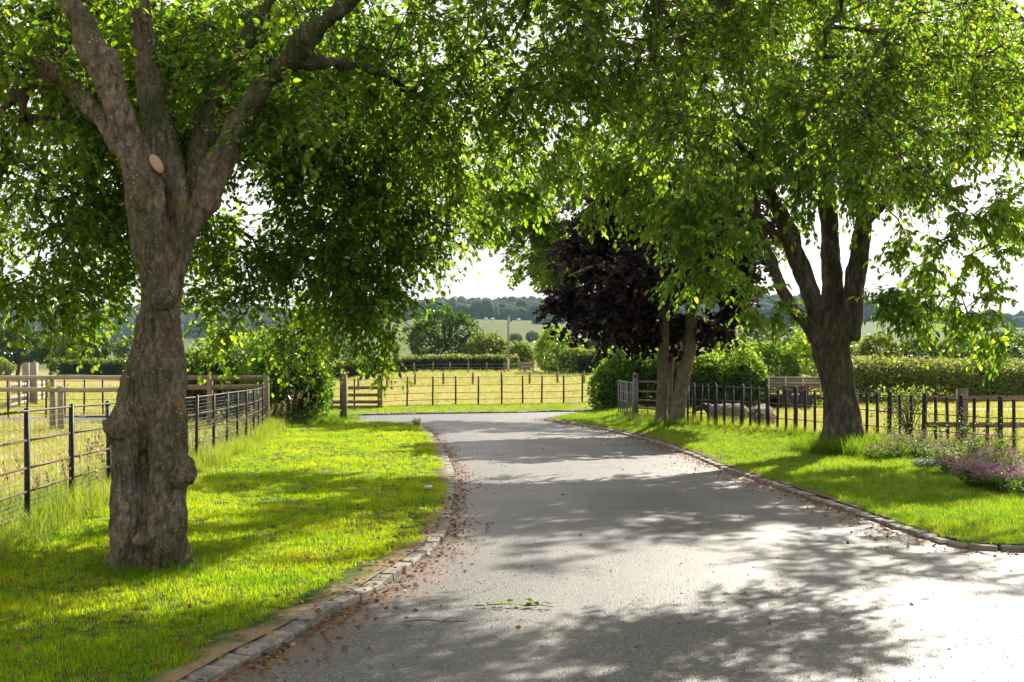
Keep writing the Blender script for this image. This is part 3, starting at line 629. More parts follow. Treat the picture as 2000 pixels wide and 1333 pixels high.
PL = [lob(300, -190, 9.2, (3.0, 2.4, 1.3), 2.0), lob(40, 340, 10.6, (1.3, 1.1, 1.25), 1.7), lob(90, 560, 10.6, (.95, .8, .33), .55),
      lob(450, 260, 11.2, (1.0, .8, 1.3), 1.3), lob(690, 350, 11.5, (.8, .85, 1.5), 3.3), lob(620, 520, 11.5, (.55, .6, .5), .45), lob(725, 590, 11.6, (.36, .4, .55), .45), lob(580, 640, 12.6, (.4, .35, .35), .2),
      lob(360, 120, 10.8, (1.3, .7, 1.0), 3.4), lob(330, 290, 11.1, (1.0, .6, .8), 1.4), lob(580, 60, 9.8, (1.7, 1.2, .6), 1.5), lob(880, 170, 10.4, (1.0, 1.1, .8), 1.1), lob(835, 480, 11.9, (.2, .3, .35), .1),
      lob(470, 600, 11.6, (.5, .5, .45), .36), lob(815, 330, 11.9, (.55, .6, .85), .95), lob(60, 110, 9.6, (.9, .9, .65), .9), lob(1040, 130, 10.4, (.7, .8, .6), .5), lob(190, 60, 10.8, (1.0, .7, .8), 1.8),
      lob(330, 20, 11.2, (1.3, .8, .6), 1.2), lob(450, 190, 8.95, (.34, .22, .36), .3), lob(300, 130, 9.0, (.2, .2, .4), .16), lob(550, 190, 8.7, (.34, .25, .3), .3), lob(60, 160, 9.0, (.4, .3, .35), .25), lob(190, 470, 10.9, (.5, .5, .5), .35), lob(460, 480, 11.3, (.6, .5, .55), .5)]
make_tree(plum, 11, limb_lines(up), None, PL, 1720, 7, 10, M['plum_leaf'], .064, 'oval', .42, .42, M['twig'], singles=300, clump=-.08, bare=[(P(300, 290, 7.9), np.array([.72, 1.25, .8])), (P(200, 120, 8.0), np.array([.42, .8, .8])), (P(640, 40, 8.0), np.array([.5, .7, .4])), (P(310, 520, 8.6), np.array([.4, 1.0, 1.0])), (P(965, 560, 12), np.array([.62, 2.5, .5]))])

# ---- tree outside the frame on the right whose branches hang over the drive
over = empty('overhanging_tree', (12.6, 18.5, 0), 'fine-leaved tree whose sunlit boughs hang over the drive at the top', 'tree')
OT = [(np.array([(12.6, 18.5, -.1), (12.55, 18.5, 1.2), (12.4, 18.4, 2.4)]), np.array([.34, .27, .26])),
      (np.array([(12.4, 18.4, 2.2), (10.6, 18.2, 4.6), (8.4, 17.2, 6.2), (6.0, 15.0, 6.9), (3.8, 12.2, 6.6), (1.6, 10.0, 5.8)]), np.array([.15, .08, .055, .04, .03, .02])),
      (np.array([(12.4, 18.4, 2.2), (11.2, 18.8, 5.0), (8.6, 18.0, 7.2), (5.6, 15.4, 7.8), (3.0, 12.4, 7.2)]), np.array([.15, .08, .055, .04, .02])),
      (np.array([(12.4, 18.4, 2.2), (12.6, 18.2, 4.8), (12.8, 18.0, 7.0)]), np.array([.17, .13, .06]))]
remesh_trunk('trunk', OT, [], .06, M['plum_bark'], over, [(6, (1, 1, .4), .03, 4)])
OL = [lob(1130, 50, 9.4, (1.0, 1.0, .7), 1.1), lob(1400, 105, 11.3, (1.5, 1.1, .85), 2.8), lob(1660, 110, 11.3, (.9, 1.0, .8), 1.0), lob(1850, 110, 11.8, (.7, 1.0, 1.0), .9), lob(1480, -220, 10.6, (1.6, 1.3, .7), 1.6), lob(1470, -60, 12.4, (1.6, 1.1, .6), 2.4),
      lob(1150, -220, 10, (1.2, 1.2, .6), 1.3), lob(1350, -120, 9.2, (1.6, 1.3, .6), 1.6), lob(1450, 260, 10, (.9, .7, .35), .5), lob(1750, 290, 10.6, (.75, .7, .4), .4), lob(1970, 120, 16.5, (1.2, 1.3, 1.0), 1.5), (np.array([9.6, 16.5, 6.6]), np.array([1.8, 1.8, 1.2]), 1.2), (np.array([11.8, 18.2, 7.0]), np.array([2.4, 2.4, 1.4]), .8)]
make_tree(over, 23, [t[0] for t in OT[1:]], None, OL, 1300, 7, 10, M['plum_leaf'], .062, 'oval', .42, .3, M['twig'], singles=200, clump=.1)

# ---- cherry on the right verge
D2 = 21.5; bz = float(ground(P(1645, 880, D2)[0], D2)) + .05
cherry = empty('cherry_tree', (P(1645, 880, D2)[0], D2, bz), 'large cherry tree with a broad forking trunk on the right verge', 'tree')
CT = [px_tube(t, D2) for t in [
    [(1655, 905, 58, 0), (1652, 870, 48, 0), (1645, 800, 43, 0), (1633, 740, 43, 0), (1624, 690, 46, 0), (1622, 650, 46, 0), (1625, 620, 36, 0)],
    [(1690, 900, 24, -.3), (1670, 850, 24, -.2), (1650, 770, 10, .05)], [(1616, 900, 22, -.25), (1618, 850, 20, -.2), (1632, 760, 8, .05)],
    [(1604, 670, 24, -.15), (1580, 640, 18, -.2), (1548, 603, 16, -.3), (1516, 540, 15, -.4), (1490, 460, 13, -.5), (1468, 380, 12, -.6), (1456, 300, 10, -.6), (1430, 200, 8, -.5), (1390, 90, 6, -.5)],
    [(1612, 660, 30, -.1), (1592, 605, 23, -.1), (1570, 545, 21, -.1), (1548, 480, 20, -.2), (1520, 410, 17, -.3), (1480, 335, 14, -.5), (1420, 250, 11, -.8), (1330, 190, 8, -1.2), (1230, 180, 5, -1.6)],
    [(1628, 650, 32, .2), (1624, 570, 26, .3), (1620, 480, 23, .4), (1612, 360, 19, .5), (1600, 220, 14, .6), (1590, 60, 9, .6), (1600, -90, 5, .6)],
    [(1652, 660, 32, 0), (1664, 600, 27, 0), (1674, 530, 24, 0), (1686, 440, 20, 0), (1700, 330, 15, 0), (1730, 200, 11, 0), (1770, 60, 7, 0)],
    [(1686, 440, 12, 0), (1750, 380, 10, -.4), (1830, 370, 8, -.9), (1900, 420, 6, -1.3), (1950, 500, 4, -1.5)],
    [(1548, 480, 10, -.2), (1460, 420, 9, -.9), (1380, 420, 7, -1.4), (1310, 470, 4, -1.7)],
    [(1700, 330, 10, 0), (1840, 260, 9, .3), (1960, 250, 7, .4), (2080, 300, 5, .4)],
    [(1612, 360, 10, .5), (1480, 280, 9, 1.2), (1330, 260, 7, 1.8), (1200, 300, 5, 2)]]]
CT = slim(CT, .76)
remesh_trunk('trunk', CT, [(P(1660, 652, D2 - .1), (.15, .15, .17)), (P(1678, 880, D2 - .3), .15)], 0.028, M['cherry_bark'], cherry,
    [(3.2, (1, 1, .3), .07, 6), (9, (1, 1, .35), .035, 9), (26, (1, 1, .5), .012, 10)])
CL = [lob(1270, 290, 20, (2.0, 1.6, 1.15), 2.0), lob(965, 330, 21.3, (.8, .9, 1.15), .75), lob(1100, 275, 20.8, (1.1, 1.2, .95), .75), lob(1950, 90, 22.5, (1.4, 1.5, 1.3), 1.3), lob(1450, 200, 21.5, (2.8, 2.4, 1.7), 3.6), lob(1720, 190, 21.5, (2.8, 2.4, 1.9), 3.6),
      lob(1650, 370, 19.9, (2.0, 1.3, .6), 1.2), lob(1390, 480, 19.6, (1.25, 1.0, .85), 1.2), lob(1430, 600, 19.4, (.85, .8, .42), .27), lob(1860, 440, 20, (1.25, 1.2, 1.1), .55), lob(1850, 600, 19.6, (1.25, .9, .42), .36),
      lob(1550, -60, 22, (3.0, 2.4, 1.3), 2.2), lob(1960, 330, 20.5, (.9, 1.2, 1.6), .9), lob(1700, 560, 19.6, (.7, .5, .4), .22), lob(1960, 640, 19.3, (.45, .4, .3), .13)]
make_tree(cherry, 37, limb_lines(CT)[3:], None, CL, 1560, 7, 10, M['cherry_leaf'], .13, 'long', .5, .26, M['twig'], singles=300, clump=.12, leafdroop=.8, bare=[(P(1590, 570, 20.2), np.array([1.05, 2.3, .95])), (P(1660, 470, 19.6), np.array([.7, 1.5, .6])), (P(1500, 450, 20), np.array([.55, 2.0, 1.0]))])

# ---- copper tree with three pale stems
D3 = 28.3; bc = np.array(P(1309, 0, D3)[:2]); bz = float(ground(*bc)) + .05
copper = empty('copper_leaved_tree', (bc[0], D3, bz), 'dark copper-leaved tree with pale twin stems beside the iron gate', 'tree')
CP = [px_tube(t, D3) for t in [
    [(1289, 845, 14, 0), (1292, 800, 11.5, 0), (1295, 740, 11, 0), (1296, 680, 11, 0), (1296, 600, 10, 0), (1285, 480, 7, 0), (1270, 380, 4, 0)],
    [(1320, 845, 18, -.1), (1325, 795, 14.5, -.1), (1334, 740, 13.5, -.1), (1346, 680, 13, -.1), (1352, 600, 11, 0), (1372, 500, 7, .1), (1390, 400, 4, .2)],
    [(1306, 830, 5, .75), (1310, 760, 4.5, .75), (1313, 680, 4.5, .75), (1316, 580, 6, .3), (1330, 450, 4, .3)],
    [(1296, 600, 7, 0), (1240, 540, 6, -.3), (1170, 520, 4, -.5), (1110, 540, 3, -.6)]]]
for i, t in enumerate(CP[:3]): remesh_trunk('stem', [t] + ([CP[3]] if i == 0 else []), [], .028, M['copper_bark'], copper, [(4, (1, 1, .5), .02, 3 + i)])
KLB = [lob(1290, 555, D3, (2.6, 2.2, 1.6), 3.2), lob(1180, 585, D3 - .2, (1.35, 1.2, 1.0), 1.1), lob(1130, 600, D3, (.7, .7, .55), .35), lob(1360, 440, D3, (2.3, 2, 1.5), 1.8), lob(1300, 632, D3 - .3, (2.1, 1.6, .55), 1.1), lob(1430, 560, D3, (1.3, 1.3, 1.2), .9)]
KLB += [lob(1185, 480, D3 + .2, (1.2, 1.1, 1.0), .8), lob(1260, 400, D3 + .3, (1.5, 1.3, 1.0), .9)]
KLB = [(c - (0, 0, 0) + (0, 0, .15), r * .82, w) for c, r, w in KLB]
make_tree(copper, 41, limb_lines(CP), None, KLB, 520, 6, 9, M['copper_leaf'], .17, 'lobed', .6, .4, M['twig'], branch_step=.5, clump=.0, singles=120)

# ---- green maple behind it
D4 = 39.0; mx_ = P(1335, 800, D4)[0]; bz = float(ground(mx_, D4))
maple = empty('maple_tree', (mx_, D4, bz), 'green maple rising behind the copper-leaved tree over the drive end', 'tree')
MT = [px_tube(t, D4) for t in [[(1335, 830, 12, 0), (1333, 700, 10, 0), (1300, 560, 8, 0), (1230, 450, 6, 0), (1150, 390, 4, 0)], [(1300, 560, 6, 0), (1200, 520, 5, .3), (1110, 470, 4, .3), (1010, 430, 3, .3), (930, 420, 2, .3)], [(1333, 650, 7, 0), (1380, 480, 5, 0), (1420, 300, 3, 0)]]]
remesh_trunk('trunk', MT, [], .06, M['copper_bark'], maple, [(3, (1, 1, .5), .02, 5)])
ML = [lob(1085, 480, D4, (1.6, 1.5, 1.2), 1.6), lob(1010, 425, D4, (1.3, 1.2, .8), .85), lob(1075, 530, D4 - 1, (1.0, .8, .7), .8), lob(1200, 400, D4, (2.6, 2, 1.8), 2), lob(1420, 420, D4, (2.6, 2, 2.4), 1.6), lob(935, 430, D4, (.6, .6, .6), .22), lob(1130, 340, D4 + .5, (1.8, 1.5, 1.0), .9)]
make_tree(maple, 43, limb_lines(MT), None, ML, 520, 6, 8, M['maple_leaf'], .16, 'lobed', .6, .35, M['twig'], branch_step=.6, clump=.0, singles=60)

# ------------------------------------------------------------------ hedges, bushes, far trees
def leaf_shell(rng, pts, nrm, size, kind, name, mat, parent, up=.5):
    n = len(pts); ax = nrm * .5 + rng.normal(size=(n, 3)) * .6 + np.array([0, 0, -.1]); nr = nrm * .6 + rng.normal(size=(n, 3)) * .6 + np.array([0, 0, up])
    o = link(name, leaf_mesh(name, kind, pts, ax, nr, size * rng.uniform(.6, 1.25, n), mat), None, parent); return tag(o, kind='stuff')
def bush(name, loc, LOB, n, size, kind, mat, label, cat, seed, group=None, core=True, trunk=None, trunkmat=None, rough=.25, top=None):
    """leafy mass made of rounded lobes, with a twiggy interior; optional trunk"""
    rng = np.random.default_rng(seed); loc = np.array(loc, float); root = empty(name, loc, label, cat, group)
    C = np.array([l[0] for l in LOB]); Rr = np.array([l[1] for l in LOB]); area = np.array([(r[0] * r[1] * r[2]) ** (2 / 3) for r in Rr]) * np.array([l[2] for l in LOB])
    idx = rng.choice(len(LOB), int(n * 1.7), p=area / area.sum()); d = unit(rng.normal(size=(len(idx), 3)) + np.array([0, 0, .12]))
    rr = 1 - np.abs(rng.normal(size=len(idx))) * .17 + (rng.random(len(idx)) < .10) * rng.exponential(.10, len(idx))
    base = C[idx] + d * Rr[idx]
    nsz = 2.2 / np.mean(Rr); k = 1 + rough * fbm(base * nsz + seed * 3.1, 3, seed) + rough * .5 * fbm(base * nsz * 3 + seed, 2, seed + 5)
    pts = C[idx] + d * Rr[idx] * (rr * k)[:, None]
    hide = np.zeros(len(pts), bool)
    for c, r in zip(C, Rr): hide |= (((pts - c) / (r * .72)) ** 2).sum(1) < 1
    z0 = ground(pts[:, 0], pts[:, 1]); ok = ~hide & (pts[:, 2] > z0 + .02); pts, d = pts[ok][:n], d[ok][:n]
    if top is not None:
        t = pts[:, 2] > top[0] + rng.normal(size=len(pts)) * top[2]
        leaf_shell(rng, pts[t] - loc, d[t], size, kind, 'sun_tinted_leaves', top[1], root); pts, d = pts[~t], d[~t]  # upper leaves take a paler material, sunlight put into their colour
    leaf_shell(rng, pts - loc, d, size, kind, 'crown' if trunk is not None else 'foliage', mat, root)
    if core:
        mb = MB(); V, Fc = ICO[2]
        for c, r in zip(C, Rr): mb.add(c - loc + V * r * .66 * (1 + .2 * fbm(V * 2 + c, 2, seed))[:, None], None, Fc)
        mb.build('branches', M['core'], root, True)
    if trunk is not None:
        mb = MB()
        for q, r in trunk: mb.tube(np.asarray(q, float) - loc, r, 8)
        mb.build('trunk', trunkmat or M['twig'], root, True)
    return root
def el(px, py, d, rx, ry, rz, w=1.): return (P(px, py, d), np.array([rx, ry, rz], float), w)
def elp(px0, py0, px1, py1, d, w=1., depth=1.): 
    s = d / F; rx, rz = (px1 - px0) / 2 * s, (py1 - py0) / 2 * s
    return el((px0 + px1) / 2, (py0 + py1) / 2, d, rx, rx * depth if depth > 0 else -depth, rz, w)

# bush at the end of the left metal fence, hedge behind the round-rail fence
d = 33.5
bush('bush', (P(590, 830, d)[0], d, ground(P(590, 830, d)[0], d)), [elp(495, 640, 645, 842, d, 1, .9), elp(540, 690, 650, 830, d + .5, 1, .8), elp(470, 650, 600, 790, d + .8, 1, .9), elp(560, 600, 640, 720, d + .5, .7, 1)],
     11000, .10, 'oval', M['hedge_leaf'], 'rounded green bush at the far end of the left metal fence', 'bush', 51, rough=.32)
d = 36
bush('hedge', (P(420, 830, d)[0], d, 0.05), [elp(330, 668, 470, 850, d, 1, .7), elp(430, 660, 560, 850, d + .4, 1, .7), elp(240, 690, 380, 850, d + .6, 1, .6)],
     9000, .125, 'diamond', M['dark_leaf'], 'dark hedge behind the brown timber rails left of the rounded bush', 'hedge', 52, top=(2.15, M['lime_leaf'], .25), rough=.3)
# big hedge right of the drive end
d = 40.5
bush('hedge', (P(1230, 810, d)[0], d, .3), [elp(1150, 700, 1250, 822, d, 1, 1), elp(1175, 672, 1290, 825, d + .4, 1, .9), elp(1240, 678, 1380, 825, d + .4, 1, .7), elp(1330, 690, 1440, 825, d + .3, 1, .7), elp(1410, 690, 1500, 825, d + .3, 1, .7)],
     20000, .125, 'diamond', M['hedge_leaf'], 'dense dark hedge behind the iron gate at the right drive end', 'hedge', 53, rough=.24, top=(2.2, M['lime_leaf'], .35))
d = 46
for i, (x0, y0, x1, y1, mt, lb) in enumerate([(1370, 655, 1480, 790, 'lime_leaf', 'bright lime-green shrub between copper tree and cherry above the hedge'), (1455, 668, 1550, 790, 'hedge_leaf', 'mid-green shrub directly behind the left end of the old trailer'), (1525, 645, 1640, 800, 'lime_leaf', 'yellow-green shrub tight behind the cherry trunk')]):
    bush('shrub', (P((x0 + x1) / 2, 800, d)[0], d + i * .4, .3), [elp(x0, y0, x1, y1 + 30, d + i * .4, 1, .8), elp(x0 + 20, y0 + 25, x1 + 14, y1 + 20, d + i * .4 - .5, 1, .8)], 5000, .15, 'diamond', M[mt], lb, 'shrub', 60 + i, rough=.42, core=False, group='shrubs behind the old trailer')
# far right clipped hedge (runs past the frame) and the trees behind it
def long_hedge(name, a, b, h, w, n, size, mat, topmat, label, seed, rough=.12):
    rng = np.random.default_rng(seed); a = np.array(a, float); b = np.array(b, float); L = np.linalg.norm(b - a); u = (b - a) / L; v = np.array([-u[1], u[0]])
    loc = np.array([*(a + b) / 2, float(ground(*((a + b) / 2)))]); root = empty(name, loc, label, 'hedge')
    s = rng.random(n) * L; th = rng.uniform(-.15, math.pi + .15, n); prof = np.stack([np.sign(np.cos(th)) * np.abs(np.cos(th)) ** .5 * w / 2, np.clip(np.sin(th), -.1, 1) ** 1 * 0 + np.abs(np.sin(th)) ** .45 * h * .55], 1)
    prof[:, 1] = h * .45 + prof[:, 1]; side = rng.random(n) < .45; prof[side, 0] = np.where(rng.random(side.sum()) < .7, -1, 1) * w / 2; prof[side, 1] = rng.random(side.sum()) * h * .75
    nr = np.stack([prof[:, 0] / w * 2, (prof[:, 1] - h * .5) / h * 2], 1); jit = 1 + rough * fbm(np.stack([s * .9, th * 1.3, th * 0], 1) + seed, 3, seed); ins = 1 - np.abs(rng.normal(size=n)) * .1
    p2 = a + s[:, None] * u + (prof[:, 0] * jit * ins)[:, None] * v
    pts = np.column_stack([p2, ground(p2[:, 0], p2[:, 1]) + prof[:, 1] * jit * ins]); N3 = np.column_stack([nr[:, :1] * v, nr[:, 1]])
    shoot = (rng.random(n) < .07) & (prof[:, 1] > h * .7); pts[shoot, 2] += rng.exponential(.16, shoot.sum())
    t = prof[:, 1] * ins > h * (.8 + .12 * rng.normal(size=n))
    leaf_shell(rng, pts[~t] - loc, N3[~t], size * 1.08, 'diamond', 'foliage', mat, root); leaf_shell(rng, pts[t] - loc, N3[t], size * 1.08, 'diamond', 'sun_tinted_leaves', topmat, root)  # leaves near the top carry painted sunlight in a lighter colour
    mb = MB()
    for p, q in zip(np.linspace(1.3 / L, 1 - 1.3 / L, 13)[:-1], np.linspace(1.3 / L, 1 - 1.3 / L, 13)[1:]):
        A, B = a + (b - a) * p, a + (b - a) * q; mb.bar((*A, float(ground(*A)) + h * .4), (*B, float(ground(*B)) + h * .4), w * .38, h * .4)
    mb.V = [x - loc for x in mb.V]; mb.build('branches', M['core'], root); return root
long_hedge('clipped_hedge', (P(1600, 0, 47)[0], 46), (32, 60), 1.95, 1.8, 26000, .15, M['olive_leaf'], M['hedge_top'], 'long clipped hedge with pinkish sun-tinted top behind the right paddock', 71, .16)
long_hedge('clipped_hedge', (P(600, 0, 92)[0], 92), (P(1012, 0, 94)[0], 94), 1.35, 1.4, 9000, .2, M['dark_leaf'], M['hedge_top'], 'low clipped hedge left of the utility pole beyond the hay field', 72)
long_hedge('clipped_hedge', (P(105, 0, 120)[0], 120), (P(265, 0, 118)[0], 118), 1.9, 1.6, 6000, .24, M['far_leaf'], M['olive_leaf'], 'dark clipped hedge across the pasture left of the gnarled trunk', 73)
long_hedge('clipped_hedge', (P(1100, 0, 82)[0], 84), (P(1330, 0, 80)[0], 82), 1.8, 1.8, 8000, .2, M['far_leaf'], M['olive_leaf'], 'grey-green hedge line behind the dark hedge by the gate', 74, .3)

def tr(px, py0, py1, w): # trunk from ground up, in photo pixels
    return (px, py0, py1, w)
def far_tree(px0, py0, px1, py1, d, mat, label, seed, n=3600, size=.3, group='trees beyond the fields', name='field_tree', extra=(), low=False, rough=.35):
    s = d / F; cx = (px0 + px1) / 2; w = (px1 - px0); h = py1 - py0; rng = random.Random(seed)
    L = [elp(px0 + w * .12, py0 + h * .05, px1 - w * .12, py1 - h * .08, d, 1, .9)]
    for k in range(7):
        a = rng.uniform(0, 6.28); f = rng.uniform(.3, .42); x = cx + math.cos(a) * w * .28; y = py0 + h * .5 + math.sin(a) * h * .25
        L.append(elp(x - w * f * .6, y - h * f * .6, x + w * f * .6, y + h * f * .6, d + rng.uniform(-.3, .3) * w * s, .8, 1))
    for e in extra: L.append(elp(*e, d, .8, 1))
    x = P(cx, 0, d)[0]; g = float(ground(x, d)); top = P(cx, py0, d)[2]
    t = [([(x, d, g - .1), (x + .05 * w * s, d, g + (top - g) * .35), (x - .02 * w * s, d, g + (top - g) * .8)], np.array([.035, .028, .008]) * (top - g) + .03)]
    for k in range(4):
        a = rng.uniform(0, 6.28); z0 = g + (top - g) * rng.uniform(.25, .5)
        t.append(([(x, d, z0), (x + math.cos(a) * w * s * .2, d + math.sin(a) * w * s * .2, z0 + (top - g) * .2), (x + math.cos(a) * w * s * .36, d + math.sin(a) * w * s * .36, z0 + (top - g) * .28)], np.array([.015, .01, .004]) * (top - g)))
    return bush(name, (x, d, g), L, int(n * 1.15), size, 'diamond', M[mat], label, 'tree', seed, group, core=False, trunk=t, rough=rough)
far_tree(800, 598, 932, 722, 104, 'dark_leaf', 'dark broad tree behind the low hedge beside the drooping plum boughs', 81, 5200, .34)
far_tree(905, 652, 1000, 716, 103, 'olive_leaf', 'low olive-green tree just left of the utility pole', 82, 4200, .3)
far_tree(985, 668, 1045, 732, 99, 'olive_leaf', 'small olive bush-like tree just right of the utility pole', 83, 2400, .28)
far_tree(1035, 640, 1140, 742, 88, 'lime_leaf', 'light green rounded tree between utility pole and the gate hedge', 84, 5200, .26)
far_tree(1128, 652, 1240, 748, 96, 'far_leaf', 'grey-green tree right of the light green rounded tree', 85, 4200, .3)
far_tree(1215, 640, 1330, 750, 92, 'olive_leaf', 'olive tree seen under the copper crown left of its stems', 86, 3600, .3)
far_tree(-25, 636, 92, 715, 128, 'dark_leaf', 'broad dark tree at the left end of the pasture', 87, 4600, .36)
far_tree(68, 668, 128, 716, 126, 'far_leaf', 'small grey-green tree right of the broad dark pasture tree', 88, 2400, .3)
far_tree(112, 650, 160, 716, 124, 'olive_leaf', 'ivy-clad pale tree standing over the left clipped hedge', 89, 2400, .3)
far_tree(150, 648, 222, 712, 127, 'dark_leaf', 'rounded dark tree right of the ivy-clad tree', 90, 3000, .34)
far_tree(-30, 700, 28, 738, 112, 'olive_leaf', 'low pale bush at the far left edge of the pasture', 91, 1600, .25)
far_tree(225, 655, 330, 722, 130, 'far_leaf', 'tree half hidden behind the gnarled trunk across the pasture', 92, 2600, .34)
far_tree(590, 640, 700, 740, 125, 'dark_leaf', 'dark tree behind the hanging plum foliage left of the hay field', 93, 3200, .34)
far_tree(420, 640, 540, 740, 122, 'far_leaf', 'tree above the dark hedge behind the timber rails', 94, 3000, .34)
for i, (x0, x1, y0, lb, mt) in enumerate([(1668, 1760, 655, 'scrubby olive tree just right of the cherry trunk', 'olive_leaf'), (1740, 1850, 660, 'grey-green scrub tree in the middle of the right tree row', 'far_leaf'), (1830, 1930, 648, 'taller olive tree left of the right picture edge', 'olive_leaf'), (1905, 2040, 645, 'pale grey-green tree at the right end of the tree row', 'far_leaf'), (1560, 1690, 640, 'tree hidden behind the cherry trunk at the row start', 'olive_leaf'), (1400, 1580, 625, 'broad tree behind the lime-green shrubs', 'far_leaf')]):
    far_tree(x0, y0, x1, 742, 84 + 2 * (i % 3), mt, lb, 100 + i, 3800, .27, 'tree row behind the clipped hedge', extra=((x0 - 8, y0 + 38, x1 + 8, 740),))

# small trees and hedge pieces far off on the hillside field
def hill_tree(px0, py0, px1, py1, d, label, seed, cat='tree', name='field_tree'):
    rng = np.random.default_rng(seed); s = d / F; c = P((px0 + px1) / 2, (py0 + py1) / 2, d); g = float(ground(c[0], d)); h = (py1 - py0) * s; r = (px1 - px0) / 2 * s
    c[2] = g + h * .5; root = empty(name, (c[0], d, g), label, cat, 'small trees on the hillside field')
    n = 900; dd = unit(rng.normal(size=(n, 3))); k = 1 + .25 * fbm(dd * 2 + seed, 3, seed); pts = c + dd * np.array([r, r, h * .55]) * (k * (1 - np.abs(rng.normal(size=n)) * .15))[:, None]
    leaf_shell(rng, pts - np.array(root.location), dd, r * .28, 'oval', 'crown', M['far_leaf'], root)
    mb = MB(); mb.tube(np.array([[0, 0, -.3], [0, 0, h * .6]]), [r * .08, r * .05], 6); mb.build('trunk', M['twig'], root)
hill_tree(1028, 658, 1052, 678, 560, 'dome-shaped lone tree in the hillside field right of the pole', 111)
hill_tree(994, 658, 1020, 674, 540, 'lone tree in the hillside field showing just beside the pole', 112)
hill_tree(1040, 633, 1060, 644, 790, 'leftmost dark thicket on the upper hillside pasture', 113)
hill_tree(1062, 632, 1078, 644, 795, 'second dark thicket on the upper hillside pasture', 114)
hill_tree(1080, 636, 1090, 645, 800, 'third small bush on the upper hillside pasture', 115, 'bush', 'bush')
hill_tree(1092, 636, 1104, 645, 800, 'rightmost small bush on the upper hillside pasture', 116, 'bush', 'bush')

# ---- woods on the far hills
def woods(name, n, cond, seed, r0, label):
    rng = np.random.default_rng(seed); V0, F0 = ICO[2]; F0 = F0[V0[F0][:, :, 2].mean(1) > -.35]; pts = []
    while len(pts) < n:
        u = rng.uniform(-.56, .62, 4000); d = rng.uniform(500, 2300, 4000); x = u * d; k = cond(u, d, x); pts += list(zip(x[k], d[k]))
    pts = np.array(pts[:n]); r = r0 * rng.uniform(.65, 1.25, n) * (pts[:, 1] / 1000) ** .35; g = ground(pts[:, 0], pts[:, 1])
    Q = np.repeat(V0[None], n, 0); sc = np.stack([r, r, r * rng.uniform(.9, 1.5, n)], 1)
    nn = fbm((Q * 1.9 + rng.uniform(0, 50, (n, 1, 3))).reshape(-1, 3), 3, seed).reshape(n, -1)
    V = Q * sc[:, None] * (1 + .42 * nn)[..., None]; V += np.stack([pts[:, 0], pts[:, 1], g + sc[:, 2] * .55], 1)[:, None]
    Fc = (np.arange(n) * len(V0))[:, None, None] + F0[None]
    o = link(name, mesh_np(name, V.reshape(-1, 3), [Fc.reshape(-1, 3)]), M['wood_crowns']); return tag(o, label, 'woodland', None, 'stuff')
m_, N_, L_, out_ = NM('wood_crowns'); g_ = N_.new('ShaderNodeNewGeometry')
c_ = mixc(N_, L_, .5, ramp(N_, L_, g_.outputs['Random Per Island'], S3((.014, .036, .014), (.024, .05, .018), (.045, .07, .022))), ramp(N_, L_, nz(N_, L_, .35, 5, g_.outputs['Position'], .7), [(.35, (.008, .02, .01)), (.65, (.06, .095, .03))]))
bsdf(N_, L_, out_, c_, .95, nz(N_, L_, .5, 5, g_.outputs['Position'], .7), 1, 1.5, .05); M['wood_crowns'] = m_
woods('hill_wood', 3000, lambda u, d, x: (u > -.11) & (u < .17) & (d > 905) & (d < 1420) & (u * 1000 > -60 - (d - 905) * .6), 121, 6.6, 'dark wooded ridge behind the hillside field in the centre')
woods('hill_wood', 3000, lambda u, d, x: (u < -.10) & (d > 1150) & (d < 2050) & (u > -.55), 122, 8.6, 'hazy blue wooded hills on the left horizon')
woods('hill_wood', 2100, lambda u, d, x: (u > .15) & (d > 1120 + 150 * np.sin(u * 20)) & (d < 1800), 123, 8.4, 'hazy blue wooded hills on the right horizon')

# ------------------------------------------------------------------ fences, gates, posts
def g3(p, z=0.): return np.array([p[0], p[1], float(ground(p[0], p[1])) + z])
def iron_fence(name, pts, h, rails, pw, label, cat='fence', group=None, top_round=.013, post_mat='iron', rail_mat='rust', wide=None, rail_t=.004, rail_h=.014, seed=0):
    rng = random.Random(seed); loc = g3(pts[len(pts) // 2]); root = empty(name, loc, label, cat, group); cache = {}
    for i, p in enumerate(pts):
        a = pts[max(i - 1, 0)]; b = pts[min(i + 1, len(pts) - 1)]; ang = math.atan2(b[1] - a[1], b[0] - a[0]); w = pw * (1.5 if wide and i % wide == 0 else 1); hh = h * (1.04 if wide and i % wide == 0 else 1)
        key = (round(w, 4), round(hh, 4))
        if key not in cache:
            mb = MB(); mb.box((0, 0, hh / 2 - .1), (w, w * (.9 if not wide else .6), hh / 2 + .1)); mb.tube([(0, 0, hh), (0, 0, hh + w * .5)], [w * .8, w * .25], 6); me = mb.mesh('post'); me.materials.append(M[post_mat]); cache[key] = me
        o = link('post', cache[key], None, root, g3(p) - loc); o.rotation_euler = (rng.uniform(-.025, .025), rng.uniform(-.025, .025), ang)
    path = np.array(pts, float); fine = resample(path, .4) if len(path) > 1 else path
    for k, z in enumerate(rails):
        mb = MB(); q = np.array([g3(p, z + .006 * math.sin(j * .9 + k)) for j, p in enumerate(path)]) - loc
        if k == 0 and top_round: mb.tube(q, top_round, 6)
        else:
            for a, b in zip(q[:-1], q[1:]): mb.bar(a, b, rail_t, rail_h * .5)
        mb.build('rail', M[rail_mat], root)
    return root, loc
pl = resample(fl[(fl[:, 1] > 9.0)], 1.5)
lf, lloc = iron_fence('estate_fence', pl, 1.19, (1.16, .88, .62, .40, .19), .024, 'black iron estate fence with wire netting along the left lawn', rail_t=.006, rail_h=.022, seed=3)
mb = MB(); cw = resample(fl[(fl[:, 1] > 9.0)], .75); cw = cw + np.array([-.02, 0])
